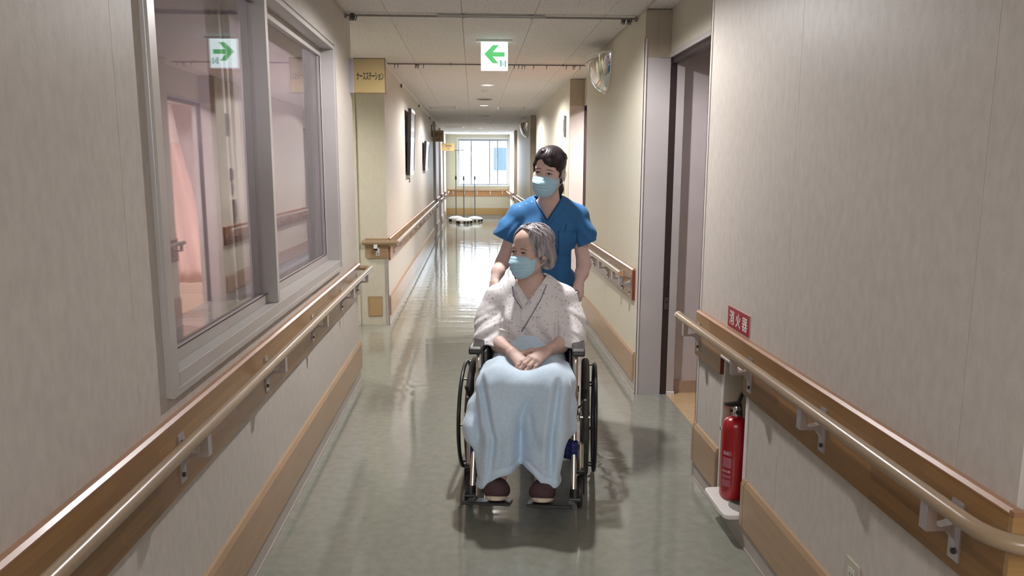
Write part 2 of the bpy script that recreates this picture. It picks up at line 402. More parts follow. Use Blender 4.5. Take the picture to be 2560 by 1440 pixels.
# closing walls of the side spaces
struct(obj('wall_left.007', boxes((-3.7, -0.94, 5.18, 5.30, 0, 2.49), (-3.82, -3.7, -3.0, 7.3, 0, 2.49), (-3.7, -0.94, -1.12, -1.0, 0, 2.49)), W_CREAM))
struct(obj('wall_front', boxes((-3.8, 4.2, -3.12, -3.0, 0, 2.49)), W_ROSE))
struct(obj('wall_right.005', boxes((4.08, 4.2, -3.0, 23.1, 0, 2.49), (1.24, 4.08, 1.37, 1.49, 0, 2.49)), W_LILAC))
struct(obj('wall_right.006', boxes((XR, 1.26, 1.362, 1.37, 0, 2.49), (1.26, 4.08, 1.362, 1.37, 0, 2.49)), W_ROSE))
struct(obj('wall_right.007', boxes((1.33, 4.08, 4.885, 5.0, 0, 2.49), (1.33, 4.08, 12.4, 12.5, 0, 2.49)), W_LILAC))
struct(obj('wall_right.008', boxes((1.33, 4.08, 12.9, 13.0, 0, 2.49), (1.33, 4.08, 18.6, 18.7, 0, 2.49), (1.33, 4.08, 22.9, 23.0, 0, 2.49)), W_LILAC))
# ward baseboard seen through the first doorway
struct(obj('baseboard_right.009', boxes((1.335, 4.05, 4.872, 4.886, 0, 0.085)), mat('ward_skirting', (0.40, 0.29, 0.22), 0.4)))

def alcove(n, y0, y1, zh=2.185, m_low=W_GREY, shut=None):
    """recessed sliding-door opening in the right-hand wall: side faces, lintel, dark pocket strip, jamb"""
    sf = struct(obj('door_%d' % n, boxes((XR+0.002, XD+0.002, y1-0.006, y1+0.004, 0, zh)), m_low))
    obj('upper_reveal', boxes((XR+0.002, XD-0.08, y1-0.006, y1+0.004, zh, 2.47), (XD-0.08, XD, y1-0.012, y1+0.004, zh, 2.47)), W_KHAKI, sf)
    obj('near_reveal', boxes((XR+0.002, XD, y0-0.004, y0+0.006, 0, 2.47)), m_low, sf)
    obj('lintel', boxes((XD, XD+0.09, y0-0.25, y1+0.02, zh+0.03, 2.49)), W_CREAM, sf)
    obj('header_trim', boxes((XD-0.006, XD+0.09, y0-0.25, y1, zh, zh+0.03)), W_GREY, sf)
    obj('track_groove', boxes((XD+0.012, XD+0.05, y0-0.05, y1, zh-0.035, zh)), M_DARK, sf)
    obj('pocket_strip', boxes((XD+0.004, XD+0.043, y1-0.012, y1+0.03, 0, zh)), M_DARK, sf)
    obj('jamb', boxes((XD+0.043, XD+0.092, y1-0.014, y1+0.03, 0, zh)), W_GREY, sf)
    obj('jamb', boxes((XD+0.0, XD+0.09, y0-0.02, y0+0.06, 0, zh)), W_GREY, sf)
    if n == 1:
        for z in (0.63, 0.735): obj('latch_plate', tubes(([(XD+0.024, y1-0.016, z), (XD+0.024, y1-0.010, z)], 0.008)), M_BLACK, sf)
        obj('strike_plate', boxes((XD+0.012, XD+0.036, y1-0.015, y1-0.011, 0.58, 0.66)), mat('strike_metal', (0.12, 0.10, 0.10), 0.4, 0.6), sf)
        obj('threshold_block', boxes((XD+0.044, XD+0.094, y1-0.03, y1, 0, 0.02)), M_WHITE, sf)
    # the wall between the alcove's back and the ward
    return sf
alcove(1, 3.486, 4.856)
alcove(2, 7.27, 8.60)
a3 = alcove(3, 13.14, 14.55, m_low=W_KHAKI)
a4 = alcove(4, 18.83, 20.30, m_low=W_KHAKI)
for par, a, b in ((a3, 13.14, 14.55), (a4, 18.83, 20.30)):
    obj('door_leaf', boxes((XD+0.01, XD+0.045, a, b, 0.01, 2.15)), W_KHAKI, par)
# back wall of the right-hand rooms beside each opening
for nm, a, b in (('wall_right.010', 1.49, 3.44), ('wall_right.011', 4.886, 7.2), ('wall_right.012', 8.63, 13.1), ('wall_right.013', 14.6, 18.8), ('wall_right.014', 20.33, 23.0)):
    struct(obj(nm, boxes((XD+0.0, XD+0.09, a, b, 0, 2.49)), W_LILAC))
# left-hand recesses near the end
for nm, a, b in (('door_5', 15.60, 16.75), ('door_6', 18.05, 19.30), ('door_7', 20.35, 21.40)):
    d = struct(obj(nm, boxes((-1.06, -1.02, a-0.05, b+0.05, 0, 2.1)), mat('far_door_grey', (0.33, 0.29, 0.28), 0.35)))
    obj('lintel', boxes((-1.06, -1.0, a-0.05, b+0.05, 2.1, 2.49)), W_CREAM, d)
    obj('jamb', boxes((-1.02, XL-0.002, b-0.03, b, 0, 2.49)), W_GREY, d)
    obj('jamb', boxes((-1.02, XL-0.002, a, a+0.03, 0, 2.49)), W_GREY, d)
    obj('handle', boxes((-1.02, -0.985, a+0.14, a+0.165, 0.85, 1.25)), M_STEEL, d)

# ------------------------------------------------------------------ skirtings and kick boards
def skirting(n, side, rects):
    """cove skirting along Y at a wall face; side +1 = left wall (projects to +X), -1 = right wall"""
    f = XL if side > 0 else XR
    bm = bmesh.new()
    for a, b in rects: prism(bm, [(f, a), (f+side*0.010, a), (f+side*0.010, b), (f, b)], 'Z', 0, 0.008); prism(bm, [(f, a), (f+side*0.005, a), (f+side*0.005, b), (f, b)], 'Z', 0.008, 0.084)
    return struct(obj('baseboard_' + n, bm, M_BASE))
skirting('left', 1, [(-3, 5.30)]); skirting('left.001', 1, [(7.2, 15.6)]); skirting('left.002', 1, [(16.75, 18.05), (19.3, 20.35), (21.4, YE)])
skirting('right', -1, [(1.37, 3.486)]); skirting('right.001', -1, [(4.856, 7.27)]); skirting('right.002', -1, [(8.6, 13.14), (14.55, 18.83), (20.3, YE)])
struct(obj('baseboard_back', boxes((XL, XR, YE-0.006, YE, 0, 0.085)), M_BASE))
TRIM = [10]
def kick(side, a, b, end_gap=True):
    f = XL if side > 0 else XR; s = side
    bm = prism(bmesh.new(), [(f, 0.086), (f+s*0.016, 0.086), (f+s*0.018, 0.094), (f+s*0.018, 0.262), (f+s*0.010, 0.280), (f, 0.282)], 'Y', a, b)
    for v in bm.verts: pass
    TRIM[0] += 1
    return struct(obj('trim_%d' % TRIM[0], bm, M_KICK))
kick(1, -3, 5.297); kick(1, 7.24, 15.6); kick(1, 16.75, 18.05); kick(1, 19.3, 20.35); kick(1, 21.4, YE)
kick(-1, 1.38, 2.765); kick(-1, 2.769, 2.80); kick(-1, 3.125, 3.455); kick(-1, 3.459, 3.484); kick(-1, 4.885, 7.25); kick(-1, 8.62, 13.1); kick(-1, 14.6, 18.8); kick(-1, 20.35, YE)
TRIM[0] += 1
struct(obj('trim_%d' % TRIM[0], boxes((XL, XR, YE-0.018, YE, 0.10, 0.30)), mat('end_kick', (0.46, 0.30, 0.13), 0.4)))

# ------------------------------------------------------------------ window_1: the nurses' room window
w1 = struct(obj('window_1', boxes((XL-0.12, XL+0.012, 1.985, 2.05, 0.888, 2.215), (XL-0.12, XL+0.012, 4.585, 4.605, 0.888, 2.215),
                                  (XL-0.12, XL+0.012, 2.05, 4.585, 0.888, 0.945), (XL-0.12, XL+0.012, 2.05, 4.585, 2.176, 2.215)), M_FRAME, bevel=0.002))
obj('casing_step', boxes((XL+0.012, XL+0.02, 1.985, 2.025, 0.888, 2.215), (XL+0.012, XL+0.02, 2.025, 4.605, 0.888, 0.905), (XL+0.012, XL+0.02, 2.025, 4.605, 2.20, 2.215), (XL+0.012, XL+0.02, 4.592, 4.605, 0.905, 2.20)), M_FRAME, w1)
obj('mullion', boxes((XL-0.06, XL+0.008, 3.13, 3.165, 0.945, 2.176)), M_FRAME, w1, bevel=0.0015)
GX1, GX2 = -0.868, -0.897
for nm, gx, a, b in (('sash', GX1, 2.05, 3.20), ('sash', GX2, 3.13, 4.585)):
    s = obj(nm, boxes((gx-0.014, gx+0.014, a, a+0.035, 0.945, 2.176), (gx-0.014, gx+0.014, b-0.035, b, 0.945, 2.176), (gx-0.014, gx+0.014, a+0.035, b-0.035, 0.945, 0.985), (gx-0.014, gx+0.014, a+0.035, b-0.035, 2.135, 2.176)), M_FRAME, w1, bevel=0.0015)
    obj('pane', boxes((gx-0.0025, gx+0.0025, a+0.03, b-0.03, 0.98, 2.14)), M_GLASS, s)
    obj('gasket', boxes((gx+0.014, gx+0.0155, a+0.034, a+0.038, 0.985, 2.135), (gx+0.014, gx+0.0155, b-0.038, b-0.034, 0.985, 2.135), (gx+0.014, gx+0.0155, a+0.034, b-0.034, 0.983, 0.987)), M_DARK, s)
# lilac roller screen behind the panes
tag(obj('roller_screen', boxes((-0.990, -0.986, 1.9, 4.75, 0.93, 2.24)), mat('screen_lilac', (0.56, 0.515, 0.545), 0.8, var=0.05, scale=3)), 'lilac grey roller screen drawn down behind the corridor window panes', 'blind')
bm = bmesh.new()
pts = [(3.09+0.010*math.sin(k*1.1)+k*0.010, -0.962+0.010*math.cos(k*1.9)) for k in range(8)]
for (a, x0), (b, x1) in zip(pts, pts[1:]):
    v = [bm.verts.new((x0, a, 0.96)), bm.verts.new((x1, b, 0.96)), bm.verts.new((x1, b-0.04, 2.15)), bm.verts.new((x0, a-0.04, 2.15))]
    bm.faces.new(v)
bmesh.ops.remove_doubles(bm, verts=bm.verts, dist=1e-5)
cs = obj('side_curtain', bm, mat('side_curtain_lilac', (0.50, 0.45, 0.475), 0.85, sheen=0.3), smooth=True); sm = cs.modifiers.new('t', 'SOLIDIFY'); sm.thickness = 0.003
tag(cs, 'narrow gathered lilac grey curtain hanging behind the middle post of the corridor window', 'curtain')

# ------------------------------------------------------------------ window_2 at the end of the corridor
w2 = struct(obj('window_2', boxes((-0.50, -0.45, YE-0.012, YE+0.14, 0.95, 2.39), (1.03, 1.07, YE-0.012, YE+0.14, 0.95, 2.39), (-0.45, 1.03, YE-0.012, YE+0.14, 2.34, 2.39), (-0.45, 1.03, YE-0.03, YE+0.14, 0.945, 0.985)), M_WHITE))
M_SASH = mat('sash_alu', (0.30, 0.33, 0.38), 0.4, 0.3, var=0.03)
for a, b, gy in ((-0.45, -0.05, 0.10), (-0.09, 0.50, 0.08), (0.46, 0.74, 0.10), (0.70, 1.03, 0.08)):
    s = obj('sash', boxes((a, a+0.03, YE+gy-0.012, YE+gy+0.012, 0.985, 2.34), (b-0.03, b, YE+gy-0.012, YE+gy+0.012, 0.985, 2.34), (a+0.03, b-0.03, YE+gy-0.012, YE+gy+0.012, 0.985, 1.03), (a+0.03, b-0.03, YE+gy-0.012, YE+gy+0.012, 2.29, 2.34)), M_SASH, w2)
    obj('pane', boxes((a+0.025, b-0.025, YE+gy-0.003, YE+gy+0.003, 1.02, 2.30)), M_GLASS2, s)
# what stands outside: a pale block with blue windows
bld = obj('building', boxes((-8, 12, 44, 52, -12, 5.2)), mat('facade_white', (0.5, 0.53, 0.56), 0.8, var=0.02, scale=1))
tag(bld, 'pale building with blue window bands seen outside through the far window', 'building')
for x in (1.15, 2.05, 2.95):
    for z in (-1.5, 1.35):
        f = obj('window', boxes((x, x+0.75, 43.9, 44.0, z, z+1.3)), mat('facade_blue', (0.0155, 0.0215, 0.0255), 0.95, var=0.05, spec=0.0), bld)
struct(obj('ground_outside', boxes((-40, 40, 23.4, 60, -12.2, -12)), mat('outside_ground', (0.5, 0.5, 0.5), 0.9)))
# ------------------------------------------------------------------ handrails
ZB0, ZB1, ZR = 0.625, 0.838, 0.800
def bracket(parent, f, s, y, mirror=False):
    """steel bracket on a rail along Y at wall face f, projecting along s; origin-free mesh"""
    p = f+s*0.022
    bm = bmesh.new()
    box(bm, min(p, p+s*0.004), max(p, p+s*0.004), y-0.019, y+0.019, 0.650, 0.787)
    prof = [(p+s*0.002, 0.742), (p+s*0.024, 0.732), (p+s*0.046, 0.728), (p+s*0.062, 0.730)]
    th = 0.010
    for (xa, za), (xb, zb) in zip(prof, prof[1:]):
        d = Vector((xb-xa, zb-za)).normalized(); nx, nz = -d.y*th/2, d.x*th/2
        v = []
        for yy in (y-0.013, y+0.013):
            for (a, c) in ((xa+nx, za+nz), (xb+nx, zb+nz), (xb-nx, zb-nz), (xa-nx, za-nz)): v.append(bm.verts.new((a, yy, c)))
        for q in ((0, 1, 2, 3), (7, 6, 5, 4), (0, 4, 5, 1), (1, 5, 6, 2), (2, 6, 7, 3), (3, 7, 4, 0)): bm.faces.new([v[i] for i in q])
    gus = [(p+s*0.003, 0.738), (p+s*0.040, 0.726), (p+s*0.022, 0.716), (p+s*0.010, 0.700), (p+s*0.003, 0.676)]
    prism(bm, gus, 'Y', y-0.004, y+0.004) if False else None
    v0 = [bm.verts.new((a, y-0.010, c)) for a, c in gus]; v1 = [bm.verts.new((a, y+0.010, c)) for a, c in gus]
    bm.faces.new(v0); bm.faces.new(v1[::-1])
    for i in range(5): bm.faces.new((v0[i], v0[(i+1) % 5], v1[(i+1) % 5], v1[i]))
    box(bm, min(p+s*0.056, p+s*0.078), max(p+s*0.056, p+s*0.078), y-0.014, y+0.014, 0.724, 0.784)
    b = obj('bracket', bm, M_STEEL, parent)
    obj('screw', tubes(([(p+s*0.004, y-0.004, 0.672), (p+s*0.009, y-0.004, 0.672)], 0.0065)), M_DARK, b)
    obj('screw', tubes(([(p+s*0.004, y, 0.764), (p+s*0.008, y, 0.764)], 0.005)), M_DARK, b)
    return b
def handrail(label, side, y0, y1, ys, rail_pts=None, notch=None, board_m=None, rb=None, cap=True):
    f = XL if side > 0 else XR; s = side
    t = thing('handrail', label, 'handrail', (f, y0, 0))
    t.rotation_euler = (0, 0, 0)
    inv = Matrix.Translation((-f, -y0, 0))
    def put(o): o.matrix_parent_inverse = inv; return o
    rects = cut((y0, y1, ZB0, ZB1-0.012), [notch] if notch else [])
    bm = bmesh.new()
    for a, b, z0, z1 in rects: box(bm, min(f, f+s*0.022), max(f, f+s*0.022), a, b, z0, z1)
    put(obj('backing_board', bm, board_m or M_BOARD, t))
    put(obj('top_cap', prism(bmesh.new(), [(f, ZB1-0.012), (f+s*0.0235, ZB1-0.012), (f+s*0.0235, ZB1-0.007), (f+s*0.015, ZB1), (f, ZB1)], 'Y', y0-0.001, y1+0.001), M_CAP, t))
    if cap: put(obj('end_grain', boxes((min(f, f+s*0.0215), max(f, f+s*0.0215), y0-0.002, y0, ZB0+0.001, ZB1-0.013)), M_ENDG, t))
    if notch: put(obj('end_grain', boxes((min(f, f+s*0.0222), max(f, f+s*0.0222), notch[1]-0.003, notch[1], ZB0+0.001, notch[3])), M_ENDG, t))
    x = f+s*0.091
    pts = rail_pts or [(x, y0, ZR), (x, y1, ZR)]
    put(obj('rail', tubes((pts, rb or 0.0185, 16)), M_RAIL, t, smooth=True, autosmooth=50))
    for y in ys: put(bracket(t, f, s, y))
    return t
xl, xr = XL+0.091, XR-0.091
handrail('long wooden handrail under the corridor window on the near left wall', 1, -2.6, 5.302, [-1.4, -0.55, 0.3, 1.15, 2.0, 2.85, 3.69, 4.52, 5.15],
         fillet([(xl, -2.6, ZR), (xl, 5.345, ZR), (XL+0.018, 5.345, ZR)], 0.045), cap=False)
# near right: rail bends round the corner of the wall
t = handrail('wooden handrail above the fire extinguisher on the near right wall, bent round the corner', -1, 1.35, 3.470, [1.50, 2.14, 2.75, 3.42],
         fillet([(1.9, 1.262, ZR), (xr, 1.262, ZR), (xr, 3.535, ZR)], 0.11, 7), notch=(2.82, 3.10, 0.5, 0.706), cap=False)
inv = Matrix.Translation((-XR, -1.35, 0))
o = obj('rail_end_cap', lathe(bmesh.new(), [(0.0, 0), (0.0195, 0.001), (0.0205, 0.006), (0.0195, 0.02), (0.019, 0.022)], 16, 'Y', (xr, 3.516, ZR)), mat('end_cap_pale', (0.60, 0.50, 0.40), 0.35), t, smooth=True, autosmooth=40); o.matrix_parent_inverse = inv
o = obj('corner_board', boxes((XR-0.0225, 2.2, 1.3385, 1.350, ZB0, ZB1-0.0125)), M_BOARDX, t); o.matrix_parent_inverse = inv
o = obj('top_cap', boxes((XR-0.0235, 2.2, 1.3365, 1.349, ZB1-0.012, ZB1-0.0005)), M_CAP, t); o.matrix_parent_inverse = inv
t = handrail('mid right wall handrail with flat cut end, beside the first doorway', -1, 4.94, 7.24, [5.0, 5.26, 5.84, 6.53, 7.15], [(xr, 4.985, ZR), (xr, 7.22, ZR)])
o = obj('rail_end_cap', tubes(([(xr, 4.978, ZR), (xr, 4.987, ZR)], 0.0192, 16)), mat('end_cap_wood', (0.42, 0.24, 0.14), 0.4), t); o.matrix_parent_inverse = Matrix.Translation((-XR, -4.94, 0))
handrail('long glossy handrail under the framed wall screens on the far left wall', 1, 7.225, 15.58, [7.55+0.8*k for k in range(11)],
         [(xl, 7.19, ZR), (xl, 15.6, ZR)], cap=False)
handrail('short handrail piece with red end between the first and second far left doors', 1, 16.75, 18.05, [16.95, 17.85])
handrail('short handrail piece with red end between the second and third far left doors', 1, 19.30, 20.35, [19.5, 20.2])
handrail('last handrail on the left wall before the end window', 1, 21.40, 22.76, [21.6, 22.4])
handrail('handrail on the right wall behind the nurse, past the lit doorway', -1, 8.62, 13.12, [8.8+0.8*k for k in range(6)])
handrail('far handrail under the second mirror on the right wall', -1, 14.57, 18.81, [14.8+0.8*k for k in range(5)])
handrail('last handrail on the right wall before the end window', -1, 20.32, 22.76, [20.5, 21.3, 22.1])
# rail on the cream end face beside the nurses' station sign
t = thing('handrail', 'short stub handrail on the cream end wall below the nurses station sign', 'handrail', (-0.93, 7.196, 0.0))
inv = Matrix.Translation((0.93, -7.196, 0))
def put(o): o.matrix_parent_inverse = inv; return o
put(obj('backing_board', prism(bmesh.new(), [(-1.028, 0.665), (-1.013, 0.648), (-0.822, 0.648), (-0.815, 0.655), (-0.815, 0.838), (-1.028, 0.838)], 'Y', 7.174, 7.196), M_KICK, t, bevel=0.003))
put(obj('rail', tubes((fillet([(-1.036, 7.19, 0.803), (-1.036, 7.10, 0.803), (-0.715, 7.10, 0.803)], 0.03), 0.02, 14)), M_RAIL, t, smooth=True, autosmooth=50))
put(obj('top_shelf', boxes((-1.036, -0.80, 7.10, 7.196, 0.806, 0.822)), M_RAIL, t, bevel=0.003))
b = put(obj('bracket', boxes((-0.928, -0.892, 7.166, 7.174, 0.676, 0.76), (-0.937, -0.902, 7.085, 7.17, 0.735, 0.752), (-0.937, -0.902, 7.085, 7.098, 0.735, 0.79)), M_WHITE, t, bevel=0.0015))
put(obj('screw', tubes(([(-0.91, 7.166, 0.692), (-0.91, 7.161, 0.692)], 0.006)), M_DARK, t))
# kick plate on the same face
o = obj('kick_plate', boxes((-1.018, -0.882, 7.186, 7.197, 0.086, 0.282)), M_KICK, bevel=0.003)
tag(o, 'square tan wooden kick plate low on the cream end wall', 'wall plate')
obj('raised_field', boxes((-1.000, -0.885, 7.183, 7.187, 0.095, 0.262)), mat('kick_light', (0.46, 0.31, 0.165), 0.35, var=0.05, scale=5), o, bevel=0.001)
# rail on the end wall
t = thing('handrail', 'orange brown handrail board running under the end window', 'handrail', (0.12, YE, 0))
inv = Matrix.Translation((-0.12, -YE, 0))
put(obj('backing_board', boxes((XL+0.03, XR-0.03, YE-0.022, YE, 0.66, 0.865)), mat('end_board', (0.48, 0.25, 0.11), 0.4, var=0.08, scale=6), t))
put(obj('rail', tubes(([(XL+0.09, YE-0.09, 0.83), (XR-0.09, YE-0.09, 0.83)], 0.018, 10)), M_RAIL, t, smooth=True))
for x in (-0.62, -0.28, 0.1, 0.5, 0.86):
    put(obj('bracket', boxes((x-0.015, x+0.015, YE-0.03, YE-0.022, 0.70, 0.78), (x-0.012, x+0.012, YE-0.10, YE-0.022, 0.735, 0.75), (x-0.012, x+0.012, YE-0.10, YE-0.085, 0.735, 0.815)), M_WHITE, t))

# ------------------------------------------------------------------ exit sign
M_SIGNF = emis('sign_face', (0.80, 0.98, 0.96), 1.5)
t = thing('exit_sign', 'lit white exit sign with green arrow pointing left hanging from the ceiling', 'sign', (0.167, 6.09, 2.48))
def bmx(*bs): return boxes(*bs)
obj('mount_plate', boxes((-0.143, 0.137, -0.035, 0.035, -0.016, 0.001)), M_WHITE, t, bevel=0.003)
obj('face_panel', boxes((-0.103, 0.102, -0.014, 0.014, -0.226, -0.016)), M_SIGNF, t, bevel=0.006)
obj('rim', boxes((-0.106, -0.101, -0.016, 0.016, -0.226, -0.016), (0.100, 0.105, -0.016, 0.016, -0.226, -0.016), (-0.106, 0.105, -0.016, 0.016, -0.231, -0.224)), emis('sign_rim', (0.92, 0.95, 1.0), 0.95), t, bevel=0.002)
M_GREEN = emis('sign_green', (0.13, 0.62, 0.20), 0.95)
cx0, cz0 = 128, 123      # the arrow's outline, millimetres on the plate
arr = [(-78, 17), (-32, 63), (-1, 63), (-37, 26), (29, 25), (29, 3), (-36, 2), (-5, -32), (-35, -32)]
arr = [(-0.0795, -0.108), (-0.011, -0.040), (0.0345, -0.040), (-0.0135, -0.0925), (0.0785, -0.0935), (0.0785, -0.1265), (-0.0135, -0.1265), (0.031, -0.177), (-0.014, -0.177)]
obj('arrow', prism(bmesh.new(), arr, 'Y', -0.0157, -0.0140), M_GREEN, t)
M_PIC = emis('sign_pictogram', (0.20, 0.48, 0.38), 0.9)
obj('pictogram', boxes((0.044, 0.056, -0.0157, -0.014, -0.202, -0.153), (0.079, 0.089, -0.0157, -0.014, -0.202, -0.156)), M_PIC, t)
bm = tubes(([(0.064, -0.0148, -0.168), (0.066, -0.0148, -0.180), (0.071, -0.0148, -0.190)], 0.0028, 6), ([(0.060, -0.0148, -0.173), (0.069, -0.0148, -0.176)], 0.002, 6), ([(0.066, -0.0148, -0.181), (0.0635, -0.0148, -0.190)], 0.0022, 6))
obj('running_figure', bm, M_PIC, t)

# ------------------------------------------------------------------ nurses' station sign
M_OLIVE = mat('sign_olive', (0.36, 0.27, 0.115), 0.35, var=0.03, scale=4)
M_SIGNG = mat('sign_grey', (0.34, 0.32, 0.36), 0.4, var=0.03)
t = thing('station_sign', 'olive projecting nurses station sign with black lettering at the end of the near left wall', 'sign', (XL, 5.22, 1.99))
obj('mount', boxes((-0.026, 0.030, -0.014, 0.022, 0.0, 0.222)), M_SIGNG, t, bevel=0.002)
obj('face_plate', boxes((0.030, 0.236, -0.012, 0.020, 0.0, 0.222)), M_OLIVE, t, bevel=0.001)
obj('edge_band', boxes((0.030, 0.238, -0.0125, 0.021, -0.003, 0.003), (0.030, 0.238, -0.0125, 0.021, 0.219, 0.225), (0.233, 0.238, -0.0125, 0.021, 0.0, 0.222)), mat('sign_edge', (0.16, 0.10, 0.05), 0.4), t)
bm = text_bm('ナースステーション', 0.046, 0.55, 0.0008, 0.0012)
xs = [v.co.x for v in bm.verts]; k = 0.178/(max(xs)-min(xs))
bmesh.ops.scale(bm, vec=(k, 1.25, 1), verts=bm.verts)
xf(bm, Matrix.Translation((0.139, -0.0128, 0.108)) @ Matrix.Rotation(R_(90), 4, 'X'))
obj('lettering', bm, M_BLACK, t)

# signs further on
def wall_sign(name, label, x0, x1, y, z0, z1, m, lines):
    t = thing(name, label, 'sign', (x0, y, z0))
    w, h = x1-x0, z1-z0
    obj('face_plate', boxes((0.04, w, -0.012, 0.012, 0, h)), m, t, bevel=0.002)
    obj('mount', boxes((0.0, 0.04, -0.016, 0.016, 0.0, h)), M_SIGNG if m is M_OLIVE else m, t)
    for body, z, sz in lines:
        # too small to read in the photograph: strokes of the same size and place
        n = body; cw = sz*1.05; x_ = 0.04+(w-0.04)/2-cw*n/2; bm = bmesh.new()
        for k in range(n):
            a = x_+k*cw+sz*0.08; b = a+sz*0.84
            for q, (u0, u1, v0, v1) in enumerate(((0, 1, 0.86, 1.0), (0.1, 0.9, 0.50, 0.62), (0, 1, 0.0, 0.13), (0.06, 0.2, 0.1, 0.9), (0.8, 0.94, 0.2 if k % 2 else 0.0, 0.9), (0.44, 0.56, 0.0, 1.0))):
                box(bm, a+(b-a)*u0, a+(b-a)*u1, -0.0132, -0.0118, z-sz/2+sz*v0, z-sz/2+sz*v1)
        obj('lettering', bm, mat('sign_brown', (0.10, 0.05, 0.02), 0.5), t)
wall_sign('room_sign', 'brown projecting room sign above the far left handrail end', -0.845, -0.60, 15.6, 2.02, 2.245, mat('sign_tan', (0.36, 0.27, 0.16), 0.4), [(2, 0.140, 0.078), (2, 0.050, 0.040)])
wall_sign('room_sign', 'small yellow projecting room sign on the left wall near the end window', -0.83, -0.50, 20.0, 1.93, 2.125, mat('sign_yellow', (0.50, 0.38, 0.18), 0.4), [(3, 0.125, 0.05), (3, 0.055, 0.022)])
o = obj('wall_plate', boxes((XL, XL+0.02, 15.1, 15.45, 2.1, 2.33)), mat('plate_dark', (0.12, 0.08, 0.06), 0.4), bevel=0.003)
tag(o, 'small dark plate high on the left wall just before the brown room sign', 'wall plate')

# ------------------------------------------------------------------ red extinguisher sign
t = thing('extinguisher_sign', 'red plate with white characters above the extinguisher niche on the right wall', 'sign', (XR, 2.962, 0.889))
obj('plate', boxes((-0.003, 0.0, -0.125, 0.125, -0.044, 0.040)), mat('sign_red', (0.30, 0.012, 0.028), 0.35, var=0.08), t)
obj('border', boxes((-0.0025, 0.0, -0.128, 0.128, 0.040, 0.0425), (-0.0025, 0.0, 0.125, 0.128, -0.044, 0.042), (-0.0025, 0.0, -0.128, -0.125, -0.044, 0.042)), mat('sign_pink', (0.60, 0.36, 0.36), 0.5), t)
bm = text_bm('消 火 器', 0.062, 1.08, 0.0006, 0.0006)
xs = [v.co.x for v in bm.verts]; k = 0.205/(max(xs)-min(xs)); bmesh.ops.scale(bm, vec=(k, 1.0, 1), verts=bm.verts)
# text x -> -Y (read from the corridor), text y -> Z, normal -> -X
xf(bm, Matrix(((0, 0, -1, -0.0034), (-1, 0, 0, 0), (0, 1, 0, -0.002), (0, 0, 0, 1))))
obj('lettering', bm, M_WHITE, t)

# ------------------------------------------------------------------ extinguisher niche, shelf, extinguisher
niche = thing('extinguisher_niche', 'cream recessed niche box with a white shelf in the near right wall', 'niche', (XR, 2.96, 0.0))
inv = Matrix.Translation((-XR, -2.96, 0))
put(obj('liner', boxes((XR+0.15, XR+0.156, 2.82, 3.10, 0.09, 0.705), (XR, XR+0.15, 2.821, 2.825, 0.09, 0.705), (XR, XR+0.15, 3.095, 3.099, 0.09, 0.705), (XR, XR+0.15, 2.825, 3.095, 0.70, 0.704)), mat('niche_cream', (0.52, 0.48, 0.40), 0.4, var=0.03), niche))
put(obj('frame', boxes((XR-0.006, XR+0.012, 2.802, 2.824, 0.09, 0.72), (XR-0.006, XR+0.012, 3.096, 3.114, 0.09, 0.72), (XR-0.024, XR+0.012, 2.824, 3.096, 0.703, 0.716)), M_WHITE, niche, bevel=0.002))
prof = [(XR+0.14, 2.826), (XR+0.14, 3.094), (XR-0.03, 3.094)] + [(XR-0.062+0.032*math.cos(R_(a)), 3.062+0.032*math.sin(R_(a))) for a in (80, 60, 40)]
prof = [(XR+0.14, 3.094), (XR-0.035, 3.094)] + [(XR-0.045+0.03*math.cos(a), 3.064+0.03*math.sin(a)) for a in (R_(110), R_(135), R_(160))] + [(XR-0.073, 3.05), (XR-0.073, 2.86)] + [(XR-0.043+0.03*math.cos(a), 2.845+0.03*math.sin(a)) for a in (R_(200), R_(225), R_(250))] + [(XR-0.035, 2.815), (XR-0.002, 2.815), (XR-0.002, 2.826), (XR+0.14, 2.826)]
put(obj('shelf', prism(bmesh.new(), prof, 'Z', 0.098, 0.118), M_WHITE, niche, bevel=0.004))
put(obj('seat_ring', tubes(([(XR+0.042, 2.895, 0.1172), (XR+0.042, 2.895, 0.1192)], 0.068, 28)), mat('seat_grey', (0.28, 0.26, 0.25), 0.5), niche))
put(obj('pull_strap', tubes(([(XR+0.10, 2.86, 0.55), (XR+0.09, 2.85, 0.46), (XR+0.05, 2.84, 0.40)], 0.007, 8), ([(XR+0.14, 2.87, 0.56), (XR+0.06, 2.87, 0.575)], 0.008, 8)), M_WHITE, niche))
t = thing('fire_extinguisher', 'red fire extinguisher standing on the white shelf in the wall niche', 'fire extinguisher', (XR+0.018, 2.99, 0.1195))
prof = [(0.0, 0.0), (0.042, 0.0), (0.050, 0.004), (0.0535, 0.014), (0.0535, 0.305), (0.052, 0.320), (0.047, 0.334), (0.038, 0.345), (0.028, 0.351), (0.021, 0.354), (0.020, 0.360), (0.0, 0.360)]
obj('cylinder', lathe(bmesh.new(), prof, 32, cap=False), M_RED, t, smooth=True, autosmooth=50)
obj('collar', lathe(bmesh.new(), [(0.0, 0.350), (0.021, 0.350), (0.021, 0.354), (0.0185, 0.356), (0.0185, 0.394), (0.015, 0.402), (0.0, 0.402)], 20, cap=False), M_CHROME, t, smooth=True, autosmooth=40)
bm = bmesh.new()
prism(bm, [(-0.006, 0.396), (-0.050, 0.405), (-0.052, 0.413), (0.0, 0.418), (0.020, 0.412), (0.026, 0.36), (0.018, 0.352), (0.012, 0.36), (0.010, 0.398)], 'Y', -0.010, 0.010)
prism(bm, [(0.000, 0.410), (0.016, 0.455), (0.036, 0.468), (0.040, 0.462), (0.026, 0.448), (0.016, 0.412)], 'Y', -0.008, 0.008)
obj('handle', bm, M_BLACK, t, bevel=0.002)
